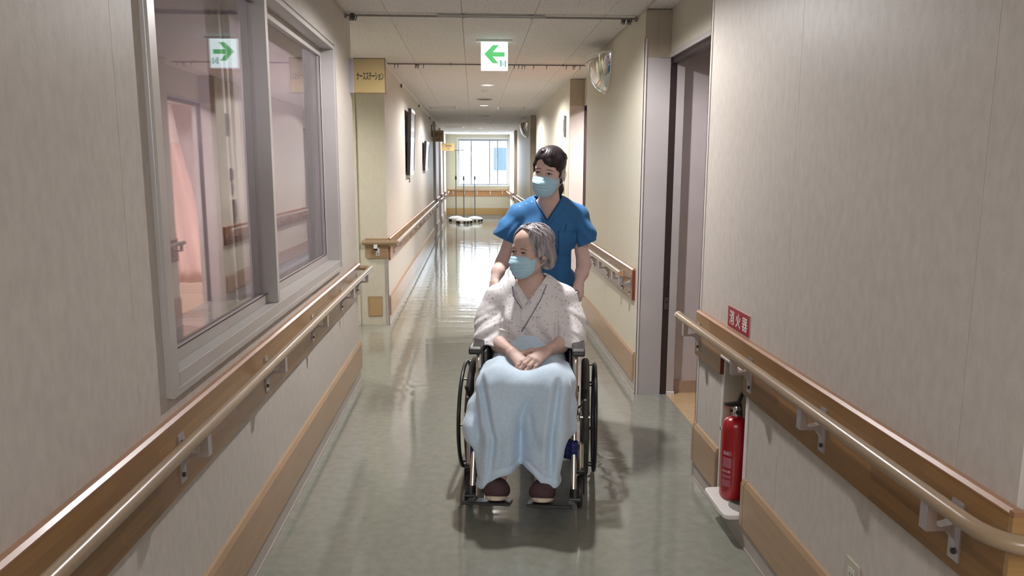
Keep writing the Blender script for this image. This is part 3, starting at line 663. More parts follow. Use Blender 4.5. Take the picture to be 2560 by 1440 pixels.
obj('gauge', tubes(([(0.0, -0.019, 0.378), (0.0, -0.026, 0.378)], 0.010, 12), ([(-0.019, 0, 0.380), (-0.026, 0, 0.380)], 0.006, 10)), M_BLACK, t)
obj('hose', tubes((fillet([(0.010, 0.018, 0.378), (0.030, 0.045, 0.39), (0.045, 0.050, 0.30), (0.045, 0.050, 0.10)], 0.03), 0.007, 8)), M_RED, t, smooth=True)
obj('nozzle', lathe(bmesh.new(), [(0.0, 0.285), (0.008, 0.286), (0.008, 0.300), (0.0, 0.302)], 10, 'Z', (-0.048, 0.030, 0.0), cap=False), M_CHROME, t, smooth=True)
M_LBL = mat('label_pink', (0.42, 0.11, 0.16), 0.45, var=0.15, scale=160, stretch=(1, 1, 3))
def ext_label(z0, z1, a0, a1, nm='label', m=M_LBL):
    bm = bmesh.new(); n = 8; r = 0.0541
    for k in range(n):
        p = [a0+(a1-a0)*q/n for q in (k, k+1)]
        v = [bm.verts.new((r*math.cos(R_(a)), r*math.sin(R_(a)), z)) for a, z in ((p[0], z0), (p[1], z0), (p[1], z1), (p[0], z1))]
        bm.faces.new(v)
    bmesh.ops.remove_doubles(bm, verts=bm.verts, dist=1e-6)
    return obj(nm, bm, m, t, smooth=True)
for z0, z1 in ((0.196, 0.215), (0.142, 0.187), (0.098, 0.112), (0.060, 0.090)): ext_label(z0, z1, 198, 240)
def ext_text(body, z, size, a):
    bm = text_bm(body, size, 1.0, 0.0, 0.0003)
    for v in bm.verts:
        an = R_(a)+v.co.x/0.0545; v.co = Vector((0.0547*math.cos(an), 0.0547*math.sin(an), z+v.co.y))
    obj('lettering', bm, mat('label_white', (0.60, 0.45, 0.46), 0.5), t)
ext_text('粉末', 0.205, 0.014, 215); ext_text('消火器', 0.127, 0.013, 218)
for i in range(5): ext_text('ー'*7, 0.150+i*0.008, 0.006, 219)

# ------------------------------------------------------------------ curtain rails on the ceiling
M_TRACK = mat('track_grey', (0.20, 0.18, 0.17), 0.35, 0.6)
t = thing('curtain_rail', 'grey curtain rail with black runners across the ceiling in front of the exit sign', 'curtain rail', (0.13, 5.10, ZC))
def runner(parent, x, z, k, m=M_BLACK):
    bm = lathe(bmesh.new(), [(0.0, -0.004), (0.006, -0.004), (0.006, 0.004), (0.0, 0.004)], 8, 'Y', (x, 0, z), cap=False)
    tube(bm, fillet([(x, 0, z-0.004), (x+0.003*k, 0, z-0.014), (x-0.006, 0, z-0.022), (x-0.003, 0, z-0.03)], 0.004), 0.0026, 6)
    obj('runner', bm, m, parent)
obj('track', tubes(([(-0.945, 0, -0.016), (0.94, 0, -0.016)], 0.0065, 10)), M_TRACK, t)
obj('overlap_track', tubes(([(-0.36, -0.006, -0.013), (0.34, -0.006, -0.013)], 0.0095, 10)), mat('track_light', (0.36, 0.35, 0.33), 0.35, 0.5), t)
for x in (-0.19, 0.25): obj('clip', tubes(([(x, 0, 0.0), (x, 0, -0.026)], 0.006, 8)), M_TRACK, t)
for x in (-0.943, 0.936): obj('end_bracket', boxes((x-0.006, x+0.006, -0.012, 0.012, -0.034, 0.0)), M_TRACK, t)
for i, x in enumerate((-0.915, -0.907, -0.899, -0.892, -0.886, -0.876)): runner(t, x, -0.018-0.002*(i % 2), i % 3-1)
obj('runner_bunch', boxes((-0.915, -0.888, -0.010, 0.010, -0.034, -0.004)), M_BLACK, t, bevel=0.003)
for i, x in enumerate((0.842, 0.855, 0.865, 0.882, 0.892, 0.905)): runner(t, x, -0.022-0.002*(i % 2), 1-i % 3)
for x in (0.850, 0.885): obj('runner_bunch', prism(bmesh.new(), [(x-0.013, -0.030), (x+0.014, -0.030), (x+0.010, -0.042), (x-0.006, -0.040)], 'Y', -0.008, 0.008), M_BLACK, t)
t = thing('curtain_rail', 'second thin curtain rail with small hooks across the ceiling just beyond the exit sign', 'curtain rail', (0.13, 7.42, ZC))
obj('track', tubes(([(-0.948, 0, -0.012), (0.943, 0, -0.012)], 0.0065, 10)), M_TRACK, t)
for x in (-0.34, 0.73): obj('clip', tubes(([(x, 0, 0.0), (x, 0, -0.022)], 0.006, 8)), M_TRACK, t)
for i, x in enumerate((-0.738, -0.708, -0.545, -0.535, -0.525, -0.515, -0.467, 0.393, 0.435, 0.47, 0.493, 0.577, 0.703, 0.891, 0.956, 0.972, 1.022)): runner(t, x-0.13, -0.022, i % 3-1, mat('hook_grey', (0.10, 0.09, 0.09), 0.5))
# cornice strips along the ceiling edge
for i, (x, a, b) in enumerate(((XL+0.006, 7.2, 15.6), (XR-0.006, 4.86, 7.27), (XR-0.006, 7.27, 22.9), (XL+0.006, 15.6, 22.9), (XL+0.006, -3, 5.3), (XR-0.006, 1.37, 4.86))):
    struct(obj('trim_%d' % (40+i), boxes((x-0.007, x+0.007, a, b, ZC-0.010, ZC+0.001)), M_WHITE if i in (0, 2, 3) else mat('cornice_grey', (0.52, 0.48, 0.44), 0.5)))
t = thing('picture_rail', 'thin pale hanging rail below the ceiling on the far left wall', 'rail', (XL, 7.2, 2.44))
obj('track', boxes((0.0, 0.016, 0.0, 8.38, 0.0, 0.022)), M_WHITE, t)
obj('lower_lip', boxes((0.0, 0.020, 0.0, 8.38, -0.012, -0.004)), M_WHITE, t)
for y in (1.6, 4.4, 7.2): obj('hanger', boxes((0.004, 0.02, y, y+0.02, -0.05, 0.0)), M_DARK, t)

# ------------------------------------------------------------------ convex mirrors
def convex_mirror(label, yc, zt, grp='convex corner mirrors'):
    t = thing('convex_mirror', label, 'mirror', (XR-0.001, yc, zt), 0, grp)
    rx, ry, rz = 0.155, 0.26, 0.285
    bm = bmesh.new(); N, Mq = 12, 20
    rows = []
    for i in range(N+1):
        el = PI/2*i/N; row = []
        for j in range(Mq+1):
            az = PI*j/Mq
            row.append(bm.verts.new((-rx*math.cos(el)*math.sin(az), -ry*math.cos(el)*math.cos(az), -rz*math.sin(el))))
        rows.append(row)
    for i in range(N):
        for j in range(Mq): bm.faces.new((rows[i][j], rows[i][j+1], rows[i+1][j+1], rows[i+1][j]))
    bmesh.ops.remove_doubles(bm, verts=bm.verts, dist=1e-5)
    obj('dome', bm, mat('mirror_silver', (0.80, 0.80, 0.80), 0.05, 1.0, var=0.0), t, smooth=True)
    pts = [(-0.004, -ry*math.cos(a), -rz*math.sin(a)) for a in [PI*k/28 for k in range(29)]]
    top = [(-rx*math.sin(a), -ry*math.cos(a), 0.0) for a in [PI*k/28 for k in range(29)]]
    obj('rim', tubes((pts, 0.010, 8), (top, 0.009, 8)), M_WHITE, t, smooth=True)
    obj('top_plate', prism(bmesh.new(), [(x, y) for x, y, z in top], 'Z', 0.0, 0.006), M_WHITE, t)
    return t
convex_mirror('quarter dome convex mirror high on the right wall nearest the camera', 6.24, 2.385)
convex_mirror('small distant quarter dome convex mirror on the right wall toward the end window', 15.35, 2.385)

# ------------------------------------------------------------------ framed screens on the left wall
def wall_screen(label, y0, y1, z0, z1, dt, db):
    t = thing('wall_screen', label, 'screen', (XL, y0, z0), 0, 'framed screens on the far left wall')
    h = z1-z0; tilt = math.atan2(dt-db, h)
    def P(u, y, z): return (db + u*math.cos(tilt) + z*math.sin(tilt), y, z*math.cos(tilt)-u*math.sin(tilt))
    def slab(bm, u0, u1, a, b, c, d):
        v = [bm.verts.new(P(u, y, z)) for u, y, z in ((u0, a, c), (u1, a, c), (u1, b, c), (u0, b, c), (u0, a, d), (u1, a, d), (u1, b, d), (u0, b, d))]
        for f in ((0, 3, 2, 1), (4, 5, 6, 7), (0, 1, 5, 4), (1, 2, 6, 5), (2, 3, 7, 6), (3, 0, 4, 7)): bm.faces.new([v[i] for i in f])
        return bm
    w = y1-y0
    obj('back_shell', slab(bmesh.new(), -0.03, 0.0, 0, w, 0, h), M_DARK, t)
    bm = bmesh.new()
    for a, b, c, d in ((0, 0.02, 0, h), (w-0.03, w, 0, h)): slab(bm, 0.0, 0.008, a, b, c, d)
    obj('side_bezel', bm, M_DARK, t)
    bm = bmesh.new()
    for a, b, c, d in ((0.02, w-0.03, 0, 0.05), (0.02, w-0.03, h-0.035, h)): slab(bm, 0.0, 0.008, a, b, c, d)
    obj('end_bezel', bm, M_WHITE, t)
    obj('panel', slab(bmesh.new(), 0.0, 0.004, 0.02, w-0.03, 0.05, h-0.035), mat('screen_gloss', (0.62, 0.62, 0.66), 0.06, var=0.02, coat=1.0), t)
    obj('wall_mount', boxes((0.0, db-0.028, w*0.3, w*0.7, 0.05, h*0.5)), M_DARK, t)
    return t
wall_screen('larger tilted dark framed screen on the far left wall, nearest the station sign', 9.28, 9.93, 1.41, 2.20, 0.075, 0.045)
wall_screen('smaller tilted dark framed screen further along the far left wall', 12.35, 13.10, 1.45, 1.92, 0.065, 0.035)
o = obj('wall_hook', tubes((fillet([(XL, 9.6, 1.37), (XL+0.02, 9.6, 1.365), (XL+0.022, 9.6, 1.33), (XL+0.012, 9.6, 1.315)], 0.008), 0.005, 6)), M_DARK); tag(o, 'small dark cable hook below the larger wall screen', 'hook')

# ------------------------------------------------------------------ ceiling fittings
M_LAMPW = emis('lamp_diffuser', (1.0, 0.95, 0.92), 3.0)
LBL = {-1.1: 'round ceiling downlight behind the camera', 4.1: 'round ceiling downlight above the nurse and the wheelchair', 9.3: 'bright round downlight nearest beyond the exit sign', 12.3: 'round downlight between the dark ceiling disc and the vent', 19.2: 'farthest round downlight before the end window'}
for y in DOWN_Y:
    t = thing('downlight', LBL[y], 'ceiling light', (0.17, y, ZC), 0, 'ceiling downlights')
    r = 0.083
    obj('ring', lathe(bmesh.new(), [(r-0.012, 0.001), (r-0.014, -0.006), (r, -0.006), (r+0.004, 0.0), (r-0.012, 0.001)], 28, cap=False), M_WHITE, t, smooth=True)
    obj('diffuser', lathe(bmesh.new(), [(0.0, -0.002), (r-0.013, -0.002), (r-0.013, 0.001), (0.0, 0.001)], 28, cap=False), M_LAMPW, t)
t = thing('sensor_dome', 'small white round sensor on the ceiling just beyond the bright downlight', 'sensor', (0.155, 9.98, ZC))
obj('base', lathe(bmesh.new(), [(0.0, 0.001), (0.055, 0.001), (0.055, -0.008), (0.05, -0.012), (0.0, -0.012)], 24, cap=False), M_WHITE, t, smooth=True, autosmooth=40)
obj('dome', lathe(bmesh.new(), [(0.04, -0.012), (0.036, -0.024), (0.02, -0.032), (0.0, -0.034)], 24, cap=False), M_WHITE, t, smooth=True)
t = thing('ceiling_speaker', 'dark round speaker disc on the ceiling between the downlights', 'speaker', (0.162, 11.2, ZC))
obj('grille', lathe(bmesh.new(), [(0.0, -0.006), (0.10, -0.006), (0.108, 0.001), (0.0, 0.001)], 28, cap=False), mat('speaker_grey', (0.11, 0.09, 0.085), 0.7), t, smooth=True, autosmooth=40)
obj('rim', lathe(bmesh.new(), [(0.106, 0.001), (0.106, -0.009), (0.114, -0.007), (0.118, 0.001)], 28, cap=False), mat('speaker_rim', (0.40, 0.36, 0.34), 0.5), t, smooth=True)
t = thing('ceiling_vent', 'small square grey air vent on the ceiling beyond the speaker disc', 'vent', (0.18, 14.8, ZC))
obj('frame', boxes((-0.13, 0.13, -0.13, -0.115, -0.01, 0.001), (-0.13, 0.13, 0.115, 0.13, -0.01, 0.001), (-0.13, -0.115, -0.115, 0.115, -0.01, 0.001), (0.115, 0.13, -0.115, 0.115, -0.01, 0.001)), mat('vent_frame', (0.35, 0.31, 0.29), 0.5), t)
obj('backing', boxes((-0.115, 0.115, -0.115, 0.115, -0.002, 0.001)), M_DARK, t)
for k in range(6): obj('slat', boxes((-0.115+0.04*k, -0.098+0.04*k, -0.115, 0.115, -0.012, -0.002)), mat('vent_slat', (0.30, 0.27, 0.25), 0.5), t)
for x, y, lb in ((-0.50, 12.7, 'left flush square air grille on the ceiling beyond the bright downlight'), (0.635, 12.75, 'right flush square air grille on the ceiling beyond the bright downlight'),
                 (-0.47, 18.7, 'far left flush air grille on the ceiling near the end window'), (0.645, 18.7, 'far right flush air grille on the ceiling near the end window')):
    t = thing('air_grille', lb, 'vent', (x, y, ZC), 0, 'ceiling air grilles')
    w = 0.24
    obj('frame', boxes((-w, w, -w, -w+0.03, -0.008, 0.001), (-w, w, w-0.03, w, -0.008, 0.001), (-w, -w+0.03, -w+0.03, w-0.03, -0.008, 0.001), (w-0.03, w, -w+0.03, w-0.03, -0.008, 0.001)), M_WHITE, t)
    obj('shadow_gap', boxes((-w+0.03, w-0.03, -w+0.03, w-0.03, -0.001, 0.001)), mat('grille_gap', (0.22, 0.20, 0.19), 0.7), t)
    obj('panel', boxes((-w+0.045, w-0.045, -w+0.045, w-0.045, -0.006, 0.0)), mat('grille_panel', (0.62, 0.58, 0.55), 0.7), t)

# ------------------------------------------------------------------ outlet, switches
t = thing('wall_outlet', 'beige electrical outlet low on the near right wall at the bottom edge', 'outlet', (XR, 1.945, 0.34))
obj('plate', boxes((-0.006, 0.0, -0.036, 0.036, -0.06, 0.06)), mat('outlet_beige', (0.50, 0.47, 0.38), 0.4), t, bevel=0.002)
obj('insert', boxes((-0.008, -0.005, -0.017, 0.017, -0.036, 0.036)), mat('outlet_white', (0.62, 0.60, 0.54), 0.4), t)
for z in (-0.018, 0.018):
    for y in (-0.006, 0.006): obj('slot', boxes((-0.0085, -0.0078, y-0.001, y+0.001, z-0.005, z+0.005)), M_BLACK, t)
t = thing('corner_bumper', 'short pale protective bumper at the foot of the near right wall end', 'bumper', (XR-0.004, 3.49, 0.0))
obj('strip', boxes((-0.006, 0.012, -0.012, 0.01, 0.0, 0.13)), mat('bumper_beige', (0.50, 0.45, 0.40), 0.45), t, bevel=0.003)
for y, z, w, h, nm, lb, c in ((8.95, 1.98, 0.10, 0.24, 'name_plate', 'narrow name plate on the right wall past the lit doorway', (0.30, 0.28, 0.27)),
                              (9.0, 1.42, 0.09, 0.13, 'intercom', 'grey wall intercom box on the right wall past the lit doorway', (0.34, 0.31, 0.31)),
                              (9.02, 1.26, 0.05, 0.12, 'switch_plate', 'white light switch below the intercom on the right wall', (0.7, 0.68, 0.66)),
                              (9.05, 1.0, 0.10, 0.26, 'sanitizer_holder', 'grey dispenser holder above the handrail past the lit doorway', (0.36, 0.33, 0.33))):
    o = obj(nm, boxes((XR-0.025, XR, y-w/2, y+w/2, z-h/2, z+h/2)), mat(nm+'_m', c, 0.4), bevel=0.004); tag(o, lb, 'wall fitting')
    obj('inset', boxes((XR-0.028, XR-0.024, y-w*0.3, y+w*0.3, z-h*0.3, z+h*0.3)), mat(nm+'_i', tuple(v*0.6 for v in c), 0.4), o)

# ------------------------------------------------------------------ pink curtain in the lit ward
bm = bmesh.new(); N, K = 80, 10; rows = []
for i in range(K+1):
    q_ = i/K; row = []
    for j in range(N+1):
        u = j/N; row.append(bm.verts.new((3.0+(1.36+0.26*q_**1.5-3.0)*u, 8.95+0.03*(1-0.3*q_)*math.sin(u*9*2*PI), 0.16+1.62*q_)))
    rows.append(row)
for i in range(K):
    for j in range(N): bm.faces.new((rows[i][j], rows[i][j+1], rows[i+1][j+1], rows[i+1][j]))
pk = obj('ward_curtain', bm, mat('curtain_pink', (0.84, 0.63, 0.59), 0.85, sheen=0.2, var=0.03), None, smooth=True)
md = pk.modifiers.new('t', 'SOLIDIFY'); md.thickness = 0.004
tag(pk, 'pink ward curtain hanging inside the lit doorway on the right', 'curtain')
bm = bmesh.new(); r0 = []; r1 = []
for j in range(N+1):
    u = j/N; r0.append(bm.verts.new((3.0+(1.62-3.0)*u, 8.95+0.021*math.sin(u*9*2*PI), 1.78))); r1.append(bm.verts.new((3.0+(1.68-3.0)*u, 8.95+0.018*math.sin(u*9*2*PI), 2.2)))
for j in range(N): bm.faces.new((r0[j], r0[j+1], r1[j+1], r1[j]))
obj('mesh_top', bm, mat('curtain_mesh', (0.84, 0.76, 0.74), 0.9), pk, smooth=True)
t = thing('curtain_track', 'ceiling curtain track holding the pink ward curtain', 'curtain rail', (1.35, 8.95, 2.21))
obj('track', tubes(([(0, 0, 0.0), (1.75, 0, 0.0)], 0.010, 8), ([(0.1, 0, 0.0), (0.1, 0, 0.27)], 0.006, 6), ([(1.6, 0, 0.0), (1.6, 0, 0.27)], 0.006, 6)), M_WHITE, t)

# ------------------------------------------------------------------ drip stands by the end window
M_IV = mat('stand_steel', (0.16, 0.17, 0.20), 0.35, 0.7)
def iv_stand(x, y, h, label, arm):
    t = thing('drip_stand', label, 'drip stand', (x, y, 0), 0.3*x, 'drip stands by the end window')
    obj('pole', tubes(([(0, 0, 0.12), (0, 0, 1.2)], 0.013, 8), ([(0, 0, 1.2), (0, 0, h)], 0.009, 8)), M_IV, t)
    obj('height_knob', tubes(([(-0.03, 0, 1.21), (0.03, 0, 1.21)], 0.018, 8), ([(0, 0, 1.16), (0, 0, 1.28)], 0.02, 8)), M_BLACK, t)
    obj('hook_bar', tubes(([(-arm, 0, h), (arm, 0, h)], 0.008, 6), ([(-arm, 0, h), (-arm, 0, h-0.05), (-arm+0.03, 0, h-0.05)], 0.006, 6), ([(arm, 0, h), (arm, 0, h-0.05), (arm-0.03, 0, h-0.05)], 0.006, 6)), M_IV, t)
    obj('base_hub', lathe(bmesh.new(), [(0.0, 0.155), (0.05, 0.15), (0.15, 0.13), (0.215, 0.10), (0.225, 0.075), (0.0, 0.07)], 20, cap=False), M_WHITE, t, smooth=True, autosmooth=50)
    for k in range(5):
        a = 2*PI*k/5+0.3; c = (0.205*math.cos(a), 0.205*math.sin(a))
        w = obj('caster', lathe(bmesh.new(), [(0.0, -0.012), (0.030, -0.012), (0.036, -0.006), (0.036, 0.006), (0.030, 0.012), (0.0, 0.012)], 12, 'Y', (c[0], c[1], 0.036), cap=False), M_BLACK, t, smooth=True, autosmooth=40)
        obj('caster_stem', tubes(([(c[0], c[1], 0.05), (c[0], c[1], 0.09)], 0.012, 6)), M_STEEL, w)
    return t
iv_stand(-0.50, 21.5, 1.98, 'leftmost wheeled drip stand before the end window', 0.22)
iv_stand(-0.27, 20.7, 1.97, 'middle wheeled drip stand before the end window', 0.10)
iv_stand(0.03, 21.35, 1.95, 'rightmost wheeled drip stand before the end window', 0.05)
# ------------------------------------------------------------------ a small implicit-surface modeller for bodies and cloth
def nz3(x, y, z, s=0.0):
    """smooth pseudo-random field in about -1..1"""
    return (np.sin(x*1.0+1.3*np.sin(y*0.9+s)+s) + np.sin(y*1.1+1.2*np.sin(z*1.0+2.1+s)+1.7*s) + np.sin(z*0.95+1.4*np.sin(x*1.05-0.6)+0.6+s))/3.0
class Field:
    def __init__(f, lo, hi, h):
        f.lo = np.array(lo, np.float32); f.h = np.float32(h)
        f.n = np.ceil((np.array(hi)-np.array(lo))/h).astype(int)+1
        f.d = np.full(tuple(f.n), 0.2, np.float32)
        f.M = None
    def frame(f, M):
        """following primitives are given in the frame M (Matrix 4x4) or None"""
        f.M = None if M is None else (np.array(M.to_3x3().normalized(), np.float32), np.array(M.translation, np.float32), M.to_scale()[0])
    def sub(f, c, r):
        a = np.clip(np.floor((np.array(c)-r-f.lo)/f.h).astype(int), 0, f.n); b = np.clip(np.ceil((np.array(c)+r-f.lo)/f.h).astype(int)+1, 0, f.n)
        if (b <= a).any(): return None, None
        sl = tuple(slice(i, j) for i, j in zip(a, b))
        ax = [f.lo[i]+f.h*np.arange(a[i], b[i], dtype=np.float32) for i in range(3)]
        return sl, np.meshgrid(*ax, indexing='ij', sparse=True)
    def prim(f, fn, c, r, k, op='u'):
        """fn(x,y,z) in the current frame, bounded by radius r around c (frame coordinates)"""
        pad = k+5*float(f.h)
        if f.M is not None:
            Rm, t, s = f.M; cw = Rm@(np.array(c, np.float32)*s)+t; sl, g = f.sub(cw, r*s+pad)
            if sl is None: return
            X, Y, Z = g; X, Y, Z = X-t[0], Y-t[1], Z-t[2]
            q = [(Rm[0, i]*X+Rm[1, i]*Y+Rm[2, i]*Z)/s for i in range(3)]
            v = fn(*q)*s
        else:
            sl, g = f.sub(np.array(c), r+pad)
            if sl is None: return
            v = fn(*g)
        a = f.d[sl]
        if op == 'u':
            hh = np.maximum(k-np.abs(a-v), 0)/k if k > 0 else 0
            f.d[sl] = np.minimum(a, v)-hh*hh*k*0.25
        elif op == 's':
            v = -v; hh = np.maximum(k-np.abs(a-v), 0)/k if k > 0 else 0
            f.d[sl] = np.maximum(a, v)+hh*hh*k*0.25
        elif op == 'add':
            f.d[sl] = a+v
    def ell(f, c, r, k=0.02, op='u'):
        c = np.array(c, np.float32); r = np.array(r, np.float32)
        def fn(x, y, z):
            x, y, z = x-c[0], y-c[1], z-c[2]
            k0 = np.sqrt((x/r[0])**2+(y/r[1])**2+(z/r[2])**2); k1 = np.sqrt((x/r[0]**2)**2+(y/r[1]**2)**2+(z/r[2]**2)**2)+1e-6
            return k0*(k0-1)/k1
        f.prim(fn, c, float(r.max()), k, op)
    def cap(f, a, b, ra, rb=None, k=0.02, op='u', flat=None):
        rb = ra if rb is None else rb
        a = np.array(a, np.float32); b = np.array(b, np.float32); ab = b-a; L2 = float(ab@ab)+1e-12
        def fn(x, y, z):
            x, y, z = x-a[0], y-a[1], z-a[2]
            t = np.clip((x*ab[0]+y*ab[1]+z*ab[2])/L2, 0, 1)
            return np.sqrt((x-t*ab[0])**2+(y-t*ab[1])**2+(z-t*ab[2])**2)-(ra+(rb-ra)*t)
        f.prim(fn, (a+b)/2, math.sqrt(L2)/2+max(ra, rb), k, op)
    def chain(f, pts, rs, k=0.02, op='u'):
        if not isinstance(rs, (list, tuple)): rs = [rs]*len(pts)
        for i in range(len(pts)-1): f.cap(pts[i], pts[i+1], rs[i], rs[i+1], k, op)
    def everywhere(f, fn):
        ax = [f.lo[i]+f.h*np.arange(f.n[i], dtype=np.float32) for i in range(3)]
        return fn(*np.meshgrid(*ax, indexing='ij', sparse=True))
    def displace(f, fn): f.d += f.everywhere(fn)
    def keep(f, fn, k=0.0):
        """keep only where fn(x,y,z) > 0"""
        f.d = np.maximum(f.d, -f.everywhere(fn))
    def shell(f, t): f.d = np.maximum(f.d, -(f.d+t))
    def mesh(f, name, m, parent=None, offset=(0, 0, 0), smooth_it=0):
        d = f.d; d[0], d[-1] = 0.2, 0.2; d[:, 0], d[:, -1] = 0.2, 0.2; d[:, :, 0], d[:, :, -1] = 0.2, 0.2
        s = d < 0
        c = [s[a:s.shape[0]-1+a, b:s.shape[1]-1+b, e:s.shape[2]-1+e] for a in (0, 1) for b in (0, 1) for e in (0, 1)]
        anyv = c[0].copy(); allv = c[0].copy()
        for q in c[1:]: anyv |= q; allv &= q
        act = anyv & ~allv
        I = np.argwhere(act); n = len(I)
        vid = np.full(act.shape, -1, np.int32); vid[act] = np.arange(n, dtype=np.int32)
        acc = np.zeros((n, 3), np.float64); cnt = np.zeros(n)
        offs = [(a, b, e) for a in (0, 1) for b in (0, 1) for e in (0, 1)]
        vals = {o: d[I[:, 0]+o[0], I[:, 1]+o[1], I[:, 2]+o[2]] for o in offs}
        for o in offs:
            for ax in range(3):
                if o[ax]: continue
                p = list(o); p[ax] = 1; p = tuple(p); u, v = vals[o], vals[p]
                x = (u < 0) != (v < 0); t = np.where(x, u/np.where(x, u-v, 1), 0)
                for i in range(3): acc[:, i] += np.where(x, o[i]+(t if i == ax else 0), 0)
                cnt += x
        V = (I+acc/cnt[:, None])*float(f.h)+f.lo-np.array(offset)
        quads = []
        for ax in range(3):
            b, e = [(1, 2), (2, 0), (0, 1)][ax]
            sh = list(s.shape)
            A = [slice(None)]*3; B = [slice(None)]*3; A[ax] = slice(0, sh[ax]-1); B[ax] = slice(1, sh[ax])
            s0, s1 = s[tuple(A)], s[tuple(B)]
            E = np.argwhere(s0 != s1)
            if not len(E): continue
            E = E[(E[:, b] > 0) & (E[:, e] > 0) & (E[:, b] < sh[b]-1) & (E[:, e] < sh[e]-1)]
            def cell(db, de):
                q = E.copy(); q[:, b] -= db; q[:, e] -= de; return vid[q[:, 0], q[:, 1], q[:, 2]]
            Q = np.stack([cell(1, 1), cell(0, 1), cell(0, 0), cell(1, 0)], 1)
            flip = ~s[E[:, 0], E[:, 1], E[:, 2]]
            Q[flip] = Q[flip][:, ::-1]; quads.append(Q)
        Q = np.concatenate(quads); Q = Q[(Q >= 0).all(1)]
        for _ in range(smooth_it):
            a_ = np.zeros_like(V); k_ = np.zeros(n)
            for i in range(4):
                for j in ((i+1) % 4, (i+3) % 4):
                    np.add.at(a_, Q[:, i], V[Q[:, j]]); np.add.at(k_, Q[:, i], 1)
            V = 0.5*V+0.5*a_/np.maximum(k_, 1)[:, None]
        me = bpy.data.meshes.new(name)
        me.vertices.add(n); me.vertices.foreach_set('co', V.astype(np.float32).ravel())
        nq = len(Q); me.loops.add(nq*4); me.loops.foreach_set('vertex_index', Q.astype(np.int32).ravel())
        me.polygons.add(nq); me.polygons.foreach_set('loop_start', np.arange(0, nq*4, 4, dtype=np.int32)); me.polygons.foreach_set('loop_total', np.full(nq, 4, np.int32))
        me.polygons.foreach_set('use_smooth', np.ones(nq, bool))
        me.update(calc_edges=True); me.validate()
        o = bpy.data.objects.new(name, me); COL.objects.link(o); me.materials.append(m)
        if parent: o.parent = parent
        print('FIELD', name, nq)
        return o
def bvh_of(*os):
    out = []
    for o in os:
        me = o.data; out.append(BVHTree.FromPolygons([v.co for v in me.vertices], [tuple(p.vertices) for p in me.polygons]))
    return out
def drop(bvh, p, d=(0, 1, 0), off=0.002, start=1.0):
    """cast from p - d*start along d; the hit point lifted by off toward the ray's origin"""
    d = Vector(d).normalized(); p = Vector(p); best = None
    for b in (bvh if isinstance(bvh, list) else [bvh]):
        h = b.ray_cast(p-d*start, d, 3.0)
        if h[0] is not None and (best is None or h[3] < best[3]): best = h
    return None if best is None else best[0]-d*off

# skin, hair and cloth
def skin_mat(name, a, b_, rough=0.5):
    m = mat(name, a, rough, sss=0.12, scale=26, col2=b_, bump=0.05, spec=0.4); return m
M_SKIN_O = skin_mat('skin_elder', (0.62, 0.435, 0.365), (0.70, 0.505, 0.44))
M_SKIN_Y = skin_mat('skin_young', (0.69, 0.50, 0.435), (0.75, 0.555, 0.495))
def hair_mat(name, a, b_, rough, scale, stretch):
    m = mat(name, a, rough, scale=scale, stretch=stretch, col2=b_, bump=0.5, spec=0.4, detail=5); return m
M_HAIR_B = hair_mat('hair_black', (0.010, 0.008, 0.009), (0.028, 0.020, 0.021), 0.38, 60, (1, 1, 0.15))
M_HAIR_G = hair_mat('hair_grey', (0.135, 0.122, 0.137), (0.53, 0.495, 0.525), 0.5, 80, (1, 1, 0.14))
M_BROW = mat('brow_dark', (0.12, 0.07, 0.055), 0.9)
M_BROWG = mat('brow_grey', (0.20, 0.135, 0.11), 0.9)
M_EYEW = mat('eye_white', (0.62, 0.56, 0.54), 0.2, var=0.02)
M_IRIS = mat('iris_dark', (0.02, 0.012, 0.010), 0.12, var=0.1)
M_LASH = mat('lash_dark', (0.03, 0.018, 0.016), 0.7)
M_MASK = mat('mask_blue', (0.47, 0.745, 0.90), 0.75, var=0.05, scale=300, bump=0.05)
M_MASKW = mat('mask_white', (0.66, 0.70, 0.76), 0.7, var=0.03)
M_SCRUB = mat('scrub_blue', (0.020, 0.135, 0.335), 0.75, var=0.08, scale=55, sheen=0.15, bump=0.12, detail=4)
M_SCRUBD = mat('scrub_seam', (0.008, 0.048, 0.13), 0.8, var=0.1)
M_FLEECE = mat('fleece_blue', (0.60, 0.75, 0.90), 0.92, var=0.045, scale=70, sheen=0.35, bump=0.22, detail=5)
M_FLEECEH = mat('fleece_hem', (0.55, 0.70, 0.85), 0.9, var=0.04, scale=90, sheen=0.3, bump=0.2)
